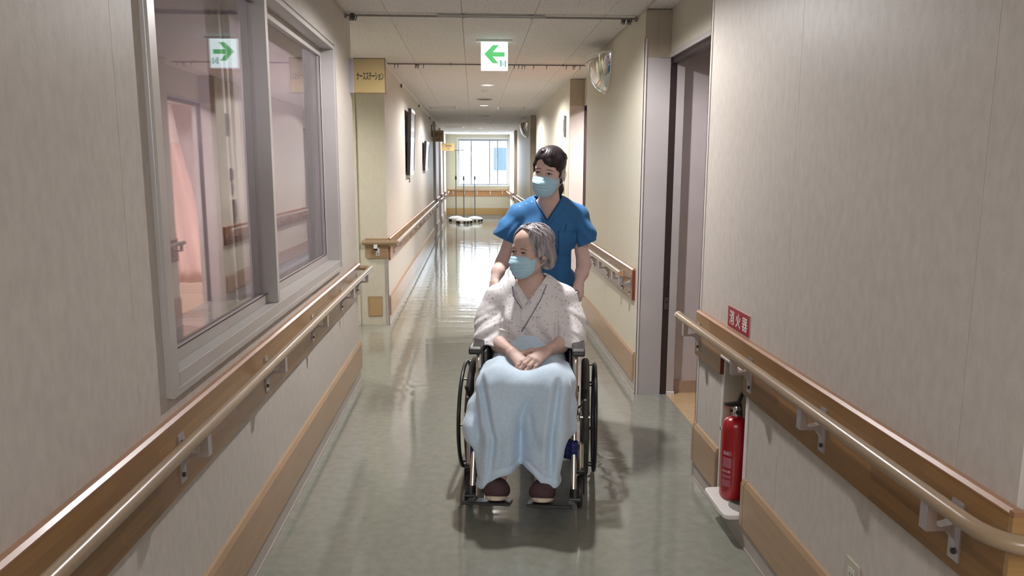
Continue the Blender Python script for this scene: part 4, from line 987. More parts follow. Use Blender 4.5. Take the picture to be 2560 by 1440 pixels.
def print_mat():
    """white cotton printed with small grey-violet rings, dots and sprigs"""
    m, n, l, b = new_mat('yukata_print'); b.inputs['Roughness'].default_value = 0.8; b.inputs['Sheen Weight'].default_value = 0.1
    tc = n.new('ShaderNodeTexCoord'); mp = n.new('ShaderNodeMapping'); mp.inputs['Scale'].default_value = (1, 0.7, 1)
    l.new(tc.outputs['Object'], mp.inputs['Vector'])
    def mth(op, a, c=None, d=None):
        k = n.new('ShaderNodeMath'); k.operation = op
        for i, v in enumerate((a, c, d)):
            if v is None: continue
            if isinstance(v, (int, float)): k.inputs[i].default_value = v
            else: l.new(v, k.inputs[i])
        return k.outputs[0]
    v = n.new('ShaderNodeTexVoronoi'); v.inputs['Scale'].default_value = 60; v.inputs['Randomness'].default_value = 0.75; l.new(mp.outputs[0], v.inputs['Vector'])
    dist = v.outputs['Distance']
    ring = mth('LESS_THAN', mth('ABSOLUTE', mth('SUBTRACT', dist, 0.25)), 0.08)
    dot = mth('LESS_THAN', dist, 0.20)
    sc = n.new('ShaderNodeSeparateColor'); l.new(v.outputs['Color'], sc.inputs[0])
    r, g_, b2 = sc.outputs[0], sc.outputs[1], sc.outputs[2]
    useR = mth('LESS_THAN', r, 0.48); useD = mth('GREATER_THAN', r, 0.55)
    f = mth('MAXIMUM', mth('MULTIPLY', ring, useR), mth('MULTIPLY', dot, useD))
    w = n.new('ShaderNodeTexNoise'); w.inputs['Scale'].default_value = 190; w.inputs['Detail'].default_value = 2; l.new(mp.outputs[0], w.inputs['Vector'])
    brk = n.new('ShaderNodeMapRange'); brk.inputs['From Min'].default_value = 0.38; brk.inputs['From Max'].default_value = 0.58; l.new(w.outputs['Fac'], brk.inputs['Value'])
    f = mth('MULTIPLY', f, brk.outputs[0]); f = mth('MULTIPLY', f, mth('ADD', mth('MULTIPLY', g_, 0.45), 0.50))
    mx = n.new('ShaderNodeMix'); mx.data_type = 'RGBA'; l.new(f, mx.inputs[0])
    mx.inputs[6].default_value = (0.86, 0.84, 0.85, 1); mx.inputs[7].default_value = (0.26, 0.235, 0.28, 1)
    l.new(mx.outputs[2], b.inputs['Base Color'])
    cl = n.new('ShaderNodeTexNoise'); cl.inputs['Scale'].default_value = 26; cl.inputs['Detail'].default_value = 4; l.new(mp.outputs[0], cl.inputs['Vector'])
    bp = n.new('ShaderNodeBump'); bp.inputs['Strength'].default_value = 0.35; bp.inputs['Distance'].default_value = 0.008
    l.new(cl.outputs['Fac'], bp.inputs['Height']); l.new(bp.outputs['Normal'], b.inputs['Normal'])
    return m
M_PRINT = print_mat()
M_PIPE = mat('piping_violet', (0.10, 0.075, 0.12), 0.7)

# the chair, its rider and the nurse share one frame: +y backward along the chair, x to the picture's right
CH_O = Vector((0.272, 3.6, 0.0)); CH_A = -R_(7.5)
CHM = Matrix.Translation(CH_O) @ Matrix.Rotation(CH_A, 4, 'Z')
def in_chair(p): return CHM @ Vector(p)

def head_frame(o, yaw, pitch, roll, s=1.0):
    return Matrix.Translation(o) @ Matrix.Rotation(R_(yaw), 4, 'Z') @ Matrix.Rotation(R_(pitch), 4, 'X') @ Matrix.Rotation(R_(roll), 4, 'Y') @ Matrix.Scale(s, 4)
def add_head(F, M, old=False):
    F.frame(M)
    F.ell((0, 0.012, 0.045), (0.072, 0.090, 0.078), 0.03)
    F.ell((0, -0.034, -0.030), (0.060, 0.056, 0.082), 0.03)
    F.ell((0, -0.044, 0.045), (0.056, 0.042, 0.046), 0.02)
    F.ell((0, -0.062, -0.098), (0.026, 0.024, 0.022), 0.03)
    for s in (-1, 1):
        F.ell((s*0.042, -0.012, -0.066), (0.020, 0.028, 0.030), 0.03)
        F.ell((s*0.040, -0.058, -0.026), (0.026, 0.024, 0.024), 0.022)
    F.cap((0, -0.085, 0.004), (0, -0.100, -0.032), 0.0070, 0.0105, 0.014)
    for s in (-1, 1): F.ell((s*0.010, -0.092, -0.036), (0.008, 0.009, 0.007), 0.008)
    F.cap((-0.040, -0.074, 0.018), (0.040, -0.074, 0.018), 0.011, 0.011, 0.018)
    for s in (-1, 1): F.ell((s*0.031, -0.096, 0.000), (0.017, 0.012, 0.010), 0.012, 's')
    for s in (-1, 1): F.ell((s*0.031, -0.0755, 0.000), (0.0165, 0.0105, 0.0105), 0.006)
    F.cap((-0.018, -0.093, -0.066), (0.018, -0.093, -0.066), 0.007, 0.007, 0.012)
    for s in (-1, 1):
        F.ell((s*0.0755, 0.012, -0.010), (0.010, 0.019, 0.031), 0.008)
        F.ell((s*0.083, 0.010, -0.006), (0.006, 0.011, 0.020), 0.004, 's')
    F.frame(None)
def add_eyes(M, bvh, parent, off, gaze=(0, 0), brow=None, lid=0.0, open_=1.0):
    """eyes, lashes and brows laid on the face"""
    off = Vector(off); Rm = M.to_3x3().normalized(); s = M.to_scale()[0]
    fw = (Rm @ Vector((0, 1, 0)))
    def on(x, z, lift): 
        p = drop(bvh, M @ Vector((x, -0.08, z)) - off, fw, lift*s, 0.2)
        return p if p is not None else (M @ Vector((x, -0.085, z)) - off)
    for sd in (-1, 1):
        x = sd*0.031
        bm = bmesh.new(); N = 16
        c0 = bm.verts.new(on(x, 0, 0.0012)); ring = []
        for k in range(N):
            a = 2*PI*k/N; px = 0.0130*math.cos(a); up = math.sin(a)
            pz = (0.0052 if up > 0 else 0.0036)*open_*up*(1-0.25*abs(math.cos(a))**3) - 0.0008*math.cos(a)*sd
            ring.append(bm.verts.new(on(x+px, pz-0.001, 0.0006)))
        for k in range(N): bm.faces.new((c0, ring[k], ring[(k+1) % N]))
        e = obj('eye', bm, M_EYEW, parent, smooth=True)
        bm = bmesh.new(); ix, iz = x+gaze[0], gaze[1]-0.001
        c0 = bm.verts.new(on(ix, iz, 0.0022)); ring = []
        for k in range(14):
            a = 2*PI*k/14; ring.append(bm.verts.new(on(ix+0.0062*math.cos(a), max(-0.0042*open_, min(0.0048*open_, iz+0.0056*math.sin(a))), 0.0014)))
        for k in range(14): bm.faces.new((c0, ring[k], ring[(k+1) % 14]))
        obj('iris', bm, M_IRIS, e, smooth=True)
        pts = []; rs = []
        for k in range(9):
            u = -1+2*k/8; pts.append(on(x+0.0148*u, (0.0056*open_*(1-u*u*0.95)-0.001-0.0012*u*sd), 0.0012)); rs.append((0.0011+0.0006*(1-u*u))*s)
        obj('lash_line', tubes((pts, rs, 6)), M_LASH, e, smooth=True)
        pts = []; rs = []
        for k in range(9):
            u = -1+2*k/8; w = u*sd
            pts.append(on(x+0.019*u, 0.0172+0.0035*(1-u*u)-0.0030*w+lid, -0.0006)); rs.append((0.0021*(1-0.6*abs(w)**2)+0.0003)*s)
        obj('eyebrow', tubes((pts, rs, 6)), brow or M_BROW, parent, smooth=True)
def add_mask(M, parent, off, body_bvh=None):
    off = Vector(off); NU, NV = 40, 44
    def y0(v):
        P = [(0.0, -0.0985), (0.12, -0.1125), (0.26, -0.1215), (0.5, -0.119), (0.7, -0.112), (0.88, -0.104), (1.0, -0.086)]
        for (a, p), (b, q) in zip(P, P[1:]):
            if v <= b: t = (v-a)/(b-a); t = t*t*(3-2*t); return p+(q-p)*t
        return P[-1][1]
    def pt(u, v, lift=0.0):
        a = u*R_(84)
        x = 0.0705*math.sin(a)*(1-0.16*v*v)
        zt = -0.0135-0.016*abs(u)**1.6; zb = -0.127+0.044*abs(u)**2.0
        c = max(0.0, math.cos(a))**0.75
        ys = -0.022-0.004*v
        y = ys+(y0(v)-ys)*c
        nose = math.exp(-(u/0.22)**2)*max(0, 1-abs(v-0.24)/0.3)*0.006
        pl = 0.0
        for pv in (0.36, 0.52, 0.67):
            w = (v-pv+0.12)/0.12
            if 0 <= w < 1: pl += 0.0085*w*min(1, c*1.3)
        y -= nose+pl+lift
        z = zt+(zb-zt)*v
        return M @ Vector((x, y, z)) - off
    bm = bmesh.new()
    rows = [[bm.verts.new(pt(-1+2*j/NU, i/NV)) for j in range(NU+1)] for i in range(NV+1)]
    for i in range(NV):
        for j in range(NU): bm.faces.new((rows[i][j], rows[i][j+1], rows[i+1][j+1], rows[i+1][j]))
    mk = obj('face_mask', bm, M_MASK, parent, smooth=True); sd = mk.modifiers.new('t', 'SOLIDIFY'); sd.thickness = 0.0012; sd.offset = -1
    s = M.to_scale()[0]
    obj('mask_edge', tubes(([pt(-1+2*j/30, 0.0, 0.0004) for j in range(31)], 0.0017*s, 6), ([pt(-1+2*j/30, 1.0, 0.0004) for j in range(31)], 0.0015*s, 6),
                           ([pt(-1, i/10, 0.0004) for i in range(11)], 0.0016*s, 6), ([pt(1, i/10, 0.0004) for i in range(11)], 0.0016*s, 6)), M_MASKW, mk, smooth=True)
    bm = bmesh.new()
    for sg in (-1, 1):
        ear_t = M @ Vector((sg*0.083, 0.004, 0.016)) - off; ear_b = M @ Vector((sg*0.083, 0.020, -0.040)) - off
        back = M @ Vector((sg*0.086, 0.030, -0.008)) - off
        tube(bm, [pt(sg, 0.04), M @ Vector((sg*0.079, -0.012, -0.008)) - off, ear_t, back, ear_b, M @ Vector((sg*0.075, 0.0, -0.058)) - off, pt(sg, 0.97)], 0.0016*s, 6)
    obj('ear_loop', bm, M_MASKW, mk, smooth=True)
    return mk
def add_hand(F, W, d, n, side, curls, thumb, s=1.0, spread=0.0, k=0.006):
    """palm and five separate fingers; W wrist, d finger direction, n back-of-hand normal, side +1/-1 = thumb toward +/-(d x n)"""
    W = Vector(W); d = Vector(d).normalized(); n = Vector(n); n = (n-d*n.dot(d)).normalized(); t = d.cross(n).normalized()*side
    G = Field(F.lo, F.lo+F.h*(F.n-1), float(F.h)) if False else F
    kn = []
    # palm
    base = [(0.020, 0.088, 0.0), (0.004, 0.092, 0.003), (-0.013, 0.088, 0.001), (-0.028, 0.080, -0.004)]
    for i, (a, b, c) in enumerate(base):
        K = W+(t*a+d*b+n*c)*s; kn.append(K)
        F.cap(W+(t*a*0.55+d*0.010)*s, K, 0.0135*s, 0.0105*s, 0.016*s)
    F.cap(W+(t*0.012+d*0.02-n*0.006)*s, W+(t*0.006+d*0.070-n*0.008)*s, 0.016*s, 0.012*s, 0.014*s)
    lens = [(0.040, 0.024, 0.019), (0.044, 0.027, 0.020), (0.041, 0.025, 0.019), (0.032, 0.019, 0.017)]
    rad = [0.0092, 0.0095, 0.0090, 0.0080]
    for i in range(4):
        p = kn[i]; ang = 0.0; q = (d+t*(1.5-i)*spread*0.12).normalized()
        for j in range(3):
            ang += curls[i][j] if isinstance(curls[0], (list, tuple)) else curls[j]
            v = q*math.cos(R_(ang))-n*math.sin(R_(ang))
            e = p+v*lens[i][j]*s
            r0 = rad[i]*(1-0.09*j)*s; r1 = rad[i]*(1-0.09*(j+1))*s
            F.cap(p, e, r0, r1, 0.004*s if j else 0.006*s)
            F.ell(p+n*0.0012*s, (r0*1.06, r0*1.06, r0*1.06), 0.003*s)
            p = e
    # thumb leaves the side of the palm near its base
    T0 = W+(t*0.020+d*0.024-n*0.004)*s
    a1, a2, a3 = [Vector(q) for q in thumb]
    p = T0; rr = [0.0135, 0.0108, 0.0098, 0.0080]
    for j, q in enumerate((a1, a2, a3)):
        v = (t*q.x+d*q.y+n*q.z).normalized(); e = p+v*(0.038, 0.030, 0.024)[j]*s
        F.cap(p, e, rr[j]*s, rr[j+1]*s, (0.014, 0.005, 0.004)[j]*s); p = e
    return kn
# ------------------------------------------------------------------ wheelchair
wc = thing('wheelchair', 'folding wheelchair with champagne tubes and black wheels carrying the elderly patient', 'wheelchair', CH_O, CH_A)
RW, RH = 0.288, 0.258
for s in (-1, 1):
    w = obj('rear_wheel', lathe(bmesh.new(), [(RW-0.030, -0.014), (RW-0.012, -0.0175), (RW-0.003, -0.012), (RW, 0.0), (RW-0.003, 0.012), (RW-0.012, 0.0175), (RW-0.030, 0.014), (RW-0.030, -0.014)], 48, 'X', (s*0.272, 0, RW), cap=False), M_RUBBER, wc, smooth=True, autosmooth=50)
    obj('wheel_rim', lathe(bmesh.new(), [(RW-0.029, -0.011), (RW-0.042, -0.010), (RW-0.042, 0.010), (RW-0.029, 0.011)], 48, 'X', (s*0.272, 0, RW), cap=False), mat('rim_grey', (0.30, 0.28, 0.27), 0.35, 0.5), w, smooth=True, autosmooth=40)
    bm = bmesh.new()
    for k in range(20):
        a = 2*PI*k/20; b = a+(0.32 if k % 2 else -0.32); o = 0.018 if k % 4 < 2 else -0.018
        tube(bm, [(s*0.272+o, 0.026*math.cos(b), RW+0.026*math.sin(b)), (s*0.272, (RW-0.042)*math.cos(a), RW+(RW-0.042)*math.sin(a))], 0.0013, 5)
    obj('spokes', bm, M_CHROME, w)
    obj('hub', lathe(bmesh.new(), [(0.0, -0.03), (0.018, -0.03), (0.026, -0.02), (0.020, 0.0), (0.026, 0.02), (0.018, 0.03), (0.0, 0.03)], 16, 'X', (s*0.272, 0, RW), cap=False), M_STEEL, w, smooth=True, autosmooth=40)
    obj('push_rim', tubes(([(s*0.318, RH*math.cos(2*PI*k/48), RW+RH*math.sin(2*PI*k/48)) for k in range(48)], 0.0088, 10)), M_BLACK, wc) if False else None
    bm = bmesh.new(); tube(bm, [(s*0.318, RH*math.cos(2*PI*k/56), RW+RH*math.sin(2*PI*k/56)) for k in range(56)], 0.0095, 10, closed=True)
    p = obj('push_rim', bm, M_BLACK, wc, smooth=True)
    bm = bmesh.new()
    for k in range(7):
        a = 2*PI*k/7+0.35; tube(bm, [(s*0.286, (RW-0.036)*math.cos(a), RW+(RW-0.036)*math.sin(a)), (s*0.318, RH*math.cos(a), RW+RH*math.sin(a))], 0.005, 6)
    obj('rim_tab', bm, M_BLACK, p)
    # caster with its fork
    cx_, cy_ = s*0.236, -0.40
    c = obj('caster_wheel', lathe(bmesh.new(), [(0.0, -0.013), (0.055, -0.013), (0.070, -0.010), (0.074, 0.0), (0.070, 0.010), (0.055, 0.013), (0.0, 0.013)], 28, 'X', (cx_+s*0.012, cy_, 0.074), cap=False), M_BLACK, wc, smooth=True, autosmooth=50)
    obj('caster_hub', tubes(([(cx_-0.006+s*0.012, cy_, 0.074), (cx_+0.018+s*0.012-0.012, cy_, 0.074)], 0.026, 14)), M_RUBBER, c)
    obj('caster_fork', boxes((cx_+s*0.012-0.022, cx_+s*0.012-0.016, cy_-0.012, cy_+0.05, 0.06, 0.165), (cx_+s*0.012+0.016, cx_+s*0.012+0.022, cy_-0.012, cy_+0.05, 0.06, 0.165), (cx_+s*0.012-0.022, cx_+s*0.012+0.022, cy_+0.0, cy_+0.055, 0.155, 0.170)), M_BLACK, wc, bevel=0.004)
    obj('caster_stem', tubes(([(cx_+s*0.012, cy_+0.035, 0.168), (cx_+s*0.012, cy_+0.035, 0.285)], 0.017, 12)), M_ALU, wc, smooth=True, autosmooth=50)
    # side frame tubes
    x = s*0.222
    fr = tubes((fillet([(x, 0.205, 0.12), (x, 0.205, 0.845), (x, 0.215, 0.872)], 0.02), 0.0115, 12),
               (fillet([(x, 0.20, 0.665), (x, -0.255, 0.665), (x, -0.262, 0.48), (x, -0.262, 0.20), (x, -0.36, 0.20)], 0.05, 6), 0.0125, 12),
               ([(x, 0.205, 0.46), (x, -0.33, 0.46)], 0.0115, 12), ([(x, 0.205, 0.21), (x, -0.36, 0.21)], 0.0115, 12))
    obj('side_frame', fr, M_ALU, wc, smooth=True, autosmooth=50)
    x = s*0.220
    obj('footrest_hanger', tubes((fillet([(x, -0.29, 0.455), (x, -0.375, 0.45), (x, -0.520, 0.105)], 0.05, 6), 0.0125, 12)), M_ALU, wc, smooth=True, autosmooth=50)
    g = obj('push_handle', tubes((fillet([(s*0.222, 0.210, 0.868), (s*0.222, 0.25, 0.862), (s*0.222, 0.40, 0.842)], 0.03), 0.0115, 12)), M_ALU, wc, smooth=True, autosmooth=50)
    obj('grip', tubes(([(s*0.222, 0.285, 0.8575), (s*0.222, 0.405, 0.8415)], [0.0165, 0.0165], 14)), M_BLACK, g, smooth=True, autosmooth=50)
    obj('brake_lever', tubes((fillet([(s*0.222, 0.27, 0.850), (s*0.224, 0.30, 0.825), (s*0.226, 0.39, 0.802)], 0.02), 0.005, 8)), M_BLACK, g, smooth=True)
    # armrest with padded top and side guard
    ar = obj('armrest', prism(bmesh.new(), [(-0.290, 0.662), (-0.300, 0.668), (-0.296, 0.688), (-0.276, 0.696), (0.06, 0.696), (0.09, 0.688), (0.09, 0.672), (0.07, 0.664)], 'X', s*0.234-0.029, s*0.234+0.029), M_BLACK, wc, bevel=0.008)
    obj('side_guard', boxes((s*0.208-0.004, s*0.208+0.004, -0.235, 0.18, 0.45, 0.655)), mat('guard_brown', (0.060, 0.040, 0.034), 0.5, var=0.1), wc, bevel=0.002)
    obj('guard_skirt', boxes((s*0.196-0.003, s*0.196+0.003, -0.225, 0.18, 0.50, 0.66)), mat('guard_cloth', (0.105, 0.10, 0.11), 0.85, var=0.1), ar)
    # wheel lock
    k = obj('wheel_lock', tubes((fillet([(s*0.235, -0.215, 0.40), (s*0.250, -0.250, 0.42), (s*0.262, -0.285, 0.455), (s*0.268, -0.31, 0.47)], 0.02), 0.006, 8), ([(s*0.232, -0.20, 0.395), (s*0.232, -0.235, 0.50)], 0.006, 8)), M_CHROME, wc, smooth=True)
    obj('lock_grip', tubes(([(s*0.262, -0.275, 0.455), (s*0.275, -0.300, 0.515)], [0.009, 0.008], 10), ([(s*0.232, -0.232, 0.485), (s*0.232, -0.238, 0.51)], 0.0085, 10)), M_BLACK, k, smooth=True, autosmooth=50)
    obj('lock_pad', tubes(([(s*0.246, -0.262, 0.372), (s*0.292, -0.262, 0.372)], 0.0085, 12)), M_CHROME, k, smooth=True, autosmooth=50)
    obj('lock_clamp', boxes((s*0.222-0.016, s*0.222+0.016, -0.285, -0.235, 0.385, 0.415)), M_BLACK, k, bevel=0.004)
    # foot plate hinged on the hanger
    fx0, fx1 = (0.026, 0.215) if s > 0 else (-0.250, -0.046)
    fp = obj('footplate', prism(bmesh.new(), [(-0.640, 0.104), (-0.634, 0.099), (-0.478, 0.045), (-0.470, 0.051), (-0.473, 0.058), (-0.632, 0.113)], 'X', fx0, fx1), M_BLACK, wc, bevel=0.003)
    obj('hinge_clamp', tubes(([(s*0.226, -0.528, 0.072), (s*0.226, -0.510, 0.132)], 0.0225, 14), ([(s*0.214, -0.60, 0.098), (s*0.214, -0.49, 0.062)], 0.017, 12), ([(s*0.205, -0.53, 0.092), (s*0.250, -0.53, 0.092)], 0.017, 12)), M_BLACK, fp, smooth=True, autosmooth=50)
obj('seat_cushion', boxes((-0.205, 0.205, -0.285, 0.19, 0.43, 0.468)), mat('seat_navy', (0.020, 0.025, 0.075), 0.85, var=0.15), wc, bevel=0.012)
obj('backrest', boxes((-0.215, 0.215, 0.188, 0.206, 0.47, 0.86)), mat('seat_navy', (0.02, 0.02, 0.05)), wc, bevel=0.006)
obj('cross_brace', tubes(([(-0.21, -0.05, 0.20), (0.21, -0.05, 0.44)], 0.011, 10), ([(0.21, -0.075, 0.20), (-0.21, -0.075, 0.44)], 0.011, 10)), M_ALU, wc, smooth=True, autosmooth=50)
def plaid():
    m, n, l, b = new_mat('strap_plaid'); b.inputs['Roughness'].default_value = 0.85
    tc = n.new('ShaderNodeTexCoord'); sp = n.new('ShaderNodeSeparateXYZ'); l.new(tc.outputs['Object'], sp.inputs[0])
    outs = []
    for ax, sc in (('X', 42), ('Z', 42)):
        k = n.new('ShaderNodeMath'); k.operation = 'MULTIPLY'; k.inputs[1].default_value = sc; l.new(sp.outputs[ax], k.inputs[0])
        q = n.new('ShaderNodeMath'); q.operation = 'FRACT'; l.new(k.outputs[0], q.inputs[0])
        r = n.new('ShaderNodeMath'); r.operation = 'LESS_THAN'; r.inputs[1].default_value = 0.10; l.new(q.outputs[0], r.inputs[0]); outs.append(r.outputs[0])
    a = n.new('ShaderNodeMath'); a.operation = 'MAXIMUM'; l.new(outs[0], a.inputs[0]); l.new(outs[1], a.inputs[1])
    mx = n.new('ShaderNodeMix'); mx.data_type = 'RGBA'; l.new(a.outputs[0], mx.inputs[0]); mx.inputs[6].default_value = (0.012, 0.018, 0.11, 1); mx.inputs[7].default_value = (0.05, 0.065, 0.20, 1)
    l.new(mx.outputs[2], b.inputs['Base Color']); return m
bm = bmesh.new(); rows = []
for j in range(21):
    u = -1+j/10; y = -0.452+0.085*(1-u*u); rows.append([bm.verts.new((u*0.232, y-0.006-(0.0 if abs(u) < 0.95 else 0.006), z)) for z in (0.235, 0.265, 0.295, 0.325)])
for a, b in zip(rows, rows[1:]):
    for i in range(3): bm.faces.new((a[i], b[i], b[i+1], a[i+1]))
st = obj('calf_strap', bm, plaid(), wc, smooth=True); md = st.modifiers.new('t', 'SOLIDIFY'); md.thickness = 0.005
for s in (-1, 1): obj('strap_loop', tubes(([(s*0.220, -0.448, 0.235), (s*0.220, -0.448, 0.325)], 0.0165, 12)), plaid(), st, smooth=True, autosmooth=50)

# ------------------------------------------------------------------ the patient
pt_root = thing('person', 'elderly grey haired person in printed robe and face mask sitting in the wheelchair', 'person', CH_O, CH_A)
F = Field((-0.30, -0.70, 0.08), (0.30, 0.24, 1.26), 0.0035)
HM = head_frame((0.000, 0.005, 1.108), -38, 2, 2, 1.0)
add_head(F, HM, True)
# neck and trunk
F.chain([(0.0, 0.030, 1.03), (0.0, 0.045, 0.95), (0.0, 0.055, 0.90)], [0.052, 0.052, 0.065], 0.03)
F.chain([(-0.14, 0.055, 0.87), (0.0, 0.062, 0.93), (0.14, 0.055, 0.87)], [0.055, 0.05, 0.055], 0.04)
F.ell((0, 0.045, 0.78), (0.165, 0.105, 0.15), 0.05); F.ell((0, 0.04, 0.62), (0.165, 0.125, 0.16), 0.05); F.ell((0, 0.05, 0.545), (0.175, 0.13, 0.075), 0.04)
F.cap((-0.03, 0.0, 0.865), (0.03, 0.0, 0.865), 0.03, 0.03, 0.05)
for s in (-1, 1):
    F.chain([(s*0.165, 0.045, 0.86), (s*0.205, 0.02, 0.745)], [0.050, 0.042], 0.03)
    F.chain([(s*0.088, 0.02, 0.54), (s*0.118, -0.42, 0.535)], [0.078, 0.060], 0.04)
# legs down to the ankles
for s, kx, ax in ((-1, -0.118, -0.108), (1, 0.118, 0.086)):
    F.chain([(kx, -0.425, 0.53), (kx, -0.445, 0.40), (ax, -0.485, 0.20), (ax, -0.490, 0.165)], [0.058, 0.052, 0.034, 0.033], 0.03)
    F.chain([(ax, -0.480, 0.150), (ax, -0.560, 0.140)], [0.030, 0.026], 0.02)
# arms: forearms resting on the pads, hands folded in the lap
F.chain([(-0.205, 0.02, 0.745), (-0.190, -0.03, 0.690)], [0.042, 0.039], 0.02)
F.chain([(0.205, 0.02, 0.745), (0.190, -0.03, 0.690)], [0.042, 0.039], 0.02)
WL, WR = Vector((-0.072, -0.240, 0.668)), Vector((0.092, -0.238, 0.676))
F.chain([(-0.190, -0.03, 0.690), (-0.140, -0.130, 0.672), WL], [0.039, 0.036, 0.0245], 0.02)
F.chain([(0.190, -0.03, 0.690), (0.148, -0.130, 0.676), WR], [0.039, 0.036, 0.0245], 0.02)
add_hand(F, WL, (0.62, -0.70, -0.36), (0.0, -0.30, 0.95), -1, [(8, 14, 12), (9, 15, 12), (10, 16, 12), (12, 18, 14)], ((0.75, 0.6, 0.0), (0.35, 0.93, -0.1), (0.1, 0.95, -0.2)), 1.05, 0.6)
# the other hand lies over it: built apart and joined without blending so the crease between them stays
G = Field((-0.09, -0.49, 0.54), (0.14, -0.18, 0.74), 0.0035)
add_hand(G, WR+Vector((0, 0, 0.004)), (-0.62, -0.70, -0.28), (0.05, -0.33, 0.94), 1, [(6, 16, 12), (8, 18, 13), (10, 18, 14), (12, 20, 16)], ((0.8, 0.55, 0.05), (0.45, 0.9, -0.1), (0.2, 0.95, -0.15)), 1.08, 0.8)
G.cap(WR+Vector((0.02, 0.035, 0.005)), WR, 0.026, 0.0235, 0.01)
a = np.round((G.lo-F.lo)/F.h).astype(int); sl = tuple(slice(a[i], a[i]+G.n[i]) for i in range(3))
F.d[sl] = np.minimum(F.d[sl], G.d)
body = F.mesh('body', M_SKIN_O, pt_root)
bv = bvh_of(body)
add_eyes(HM, bv, pt_root, (0, 0, 0), (-0.004, 0.0003), M_BROWG, -0.001, 0.85)
add_mask(HM, pt_root, (0, 0, 0))
# fine age lines beside the eyes and on the brow are left to the skin's relief
# hair: swept-back grey bob
H = Field((-0.14, -0.13, 0.93), (0.17, 0.18, 1.27), 0.0024)
H.frame(HM)
H.ell((0, 0.022, 0.042), (0.081, 0.099, 0.085), 0.02)
H.ell((0, 0.075, -0.030), (0.078, 0.050, 0.062), 0.04)
for s in (-1, 1):
    H.ell((s*0.074, 0.020, -0.005), (0.022, 0.058, 0.060), 0.03)
    H.ell((s*0.066, 0.052, -0.052), (0.026, 0.044, 0.040), 0.03)
H.ell((0, -0.115, -0.030), (0.066, 0.088, 0.096), 0.012, 's')
H.ell((0, -0.04, -0.10), (0.062, 0.075, 0.060), 0.02, 's')
for s in (-1, 1): H.ell((s*0.080, -0.004, -0.054), (0.034, 0.038, 0.040), 0.012, 's')
def strands(M, amp, f1, f2):
    Rm = np.array(M.to_3x3().normalized()); t = np.array(M.translation)
    def fn(x, y, z):
        x, y, z = x-t[0], y-t[1], z-t[2]
        u = Rm[0, 0]*x+Rm[1, 0]*y+Rm[2, 0]*z; v = Rm[0, 1]*x+Rm[1, 1]*y+Rm[2, 1]*z; w = Rm[0, 2]*x+Rm[1, 2]*y+Rm[2, 2]*z
        a = np.arctan2(v-0.02, u+1e-6); q = np.sqrt(u*u+(v-0.02)**2)
        return amp*(np.sin(a*f1+w*30+2*np.sin(w*22))*0.6+np.sin(u*f2+v*60-w*25)*0.4)
    return fn
H.frame(None); H.displace(strands(HM, 0.0022, 34, 150))
hg = H.mesh('hair', M_HAIR_G, pt_root)
def hair_strands(M, off, paths, m, parent, c, rad, name='strands'):
    bm = bmesh.new(); Rm = M; off = Vector(off)
    for P, rr in paths:
        pts = []; rs = []
        for k, (az, el, lift) in enumerate(P):
            a, e = R_(az), R_(el)
            pts.append(Rm @ Vector((c[0]+rad[0]*lift*math.sin(a)*math.cos(e), c[1]-rad[1]*lift*math.cos(a)*math.cos(e), c[2]+rad[2]*lift*math.sin(e))) - off)
            t_ = k/(len(P)-1); rs.append(rr*(0.35+0.65*math.sin(PI*min(1, 0.15+t_*0.95))**0.6) if t_ < 0.98 else rr*0.2)
        tube(bm, pts, rs, 5)
    return obj(name, bm, m, parent, smooth=True)
def line_el(az):
    a = abs(az)
    P = [(0, 50), (25, 50), (45, 42), (62, 28), (75, 6), (84, -12), (180, -12)]
    for (x0, y0), (x1, y1) in zip(P, P[1:]):
        if a <= x1: return y0+(y1-y0)*(a-x0)/(x1-x0)
    return -12
paths = []
rh = random.Random(11)
for i in range(330):
    side = 1 if rh.random() < 0.62 else -1
    u = rh.random()
    if u < 0.62:                       # rising off the hairline, swept over and down the side
        az0 = -12+rh.random()*84 if side > 0 else -(4+rh.random()*66)
        el0 = line_el(az0)-1+rh.random()*7
        az1 = side*(82+rh.random()*82); peak = (20+14*rh.random())*max(0.15, 1-abs(az0)/75)
    else:                              # from the crown
        az0 = side*(20+rh.random()*150); el0 = 45+rh.random()*38; az1 = side*min(176, abs(az0)+20+rh.random()*25); peak = 4
    w = (abs(az1)-80)/90
    el1 = -26-22*min(1, max(0, w))-8*rh.random()
    ph = rh.random()*6.28; am = 2.5+2.5*rh.random(); L0 = 1.02+0.045*rh.random()
    P = []
    for k in range(13):
        t_ = k/12
        az = az0+(az1-az0)*(t_**0.9)+am*math.sin(t_*7+ph)
        el = el0*(1-t_)+el1*t_+peak*math.sin(PI*t_)*(1-t_)*1.4
        lift = L0+0.055*math.sin(PI*min(1, t_*1.15))*(0.6+0.4*math.sin(t_*6+ph))+(0.03*t_ if abs(az1) > 120 else 0.02*t_)-0.05*max(0, t_-0.86)/0.14-0.03*max(0, 0.10-t_)/0.10
        P.append((az, el, lift))
    paths.append((P, 0.0022+0.0022*rh.random()))
hair_strands(HM, (0, 0, 0), paths, M_HAIR_G, hg, (0, 0.022, 0.042), (0.0825, 0.1005, 0.0865))
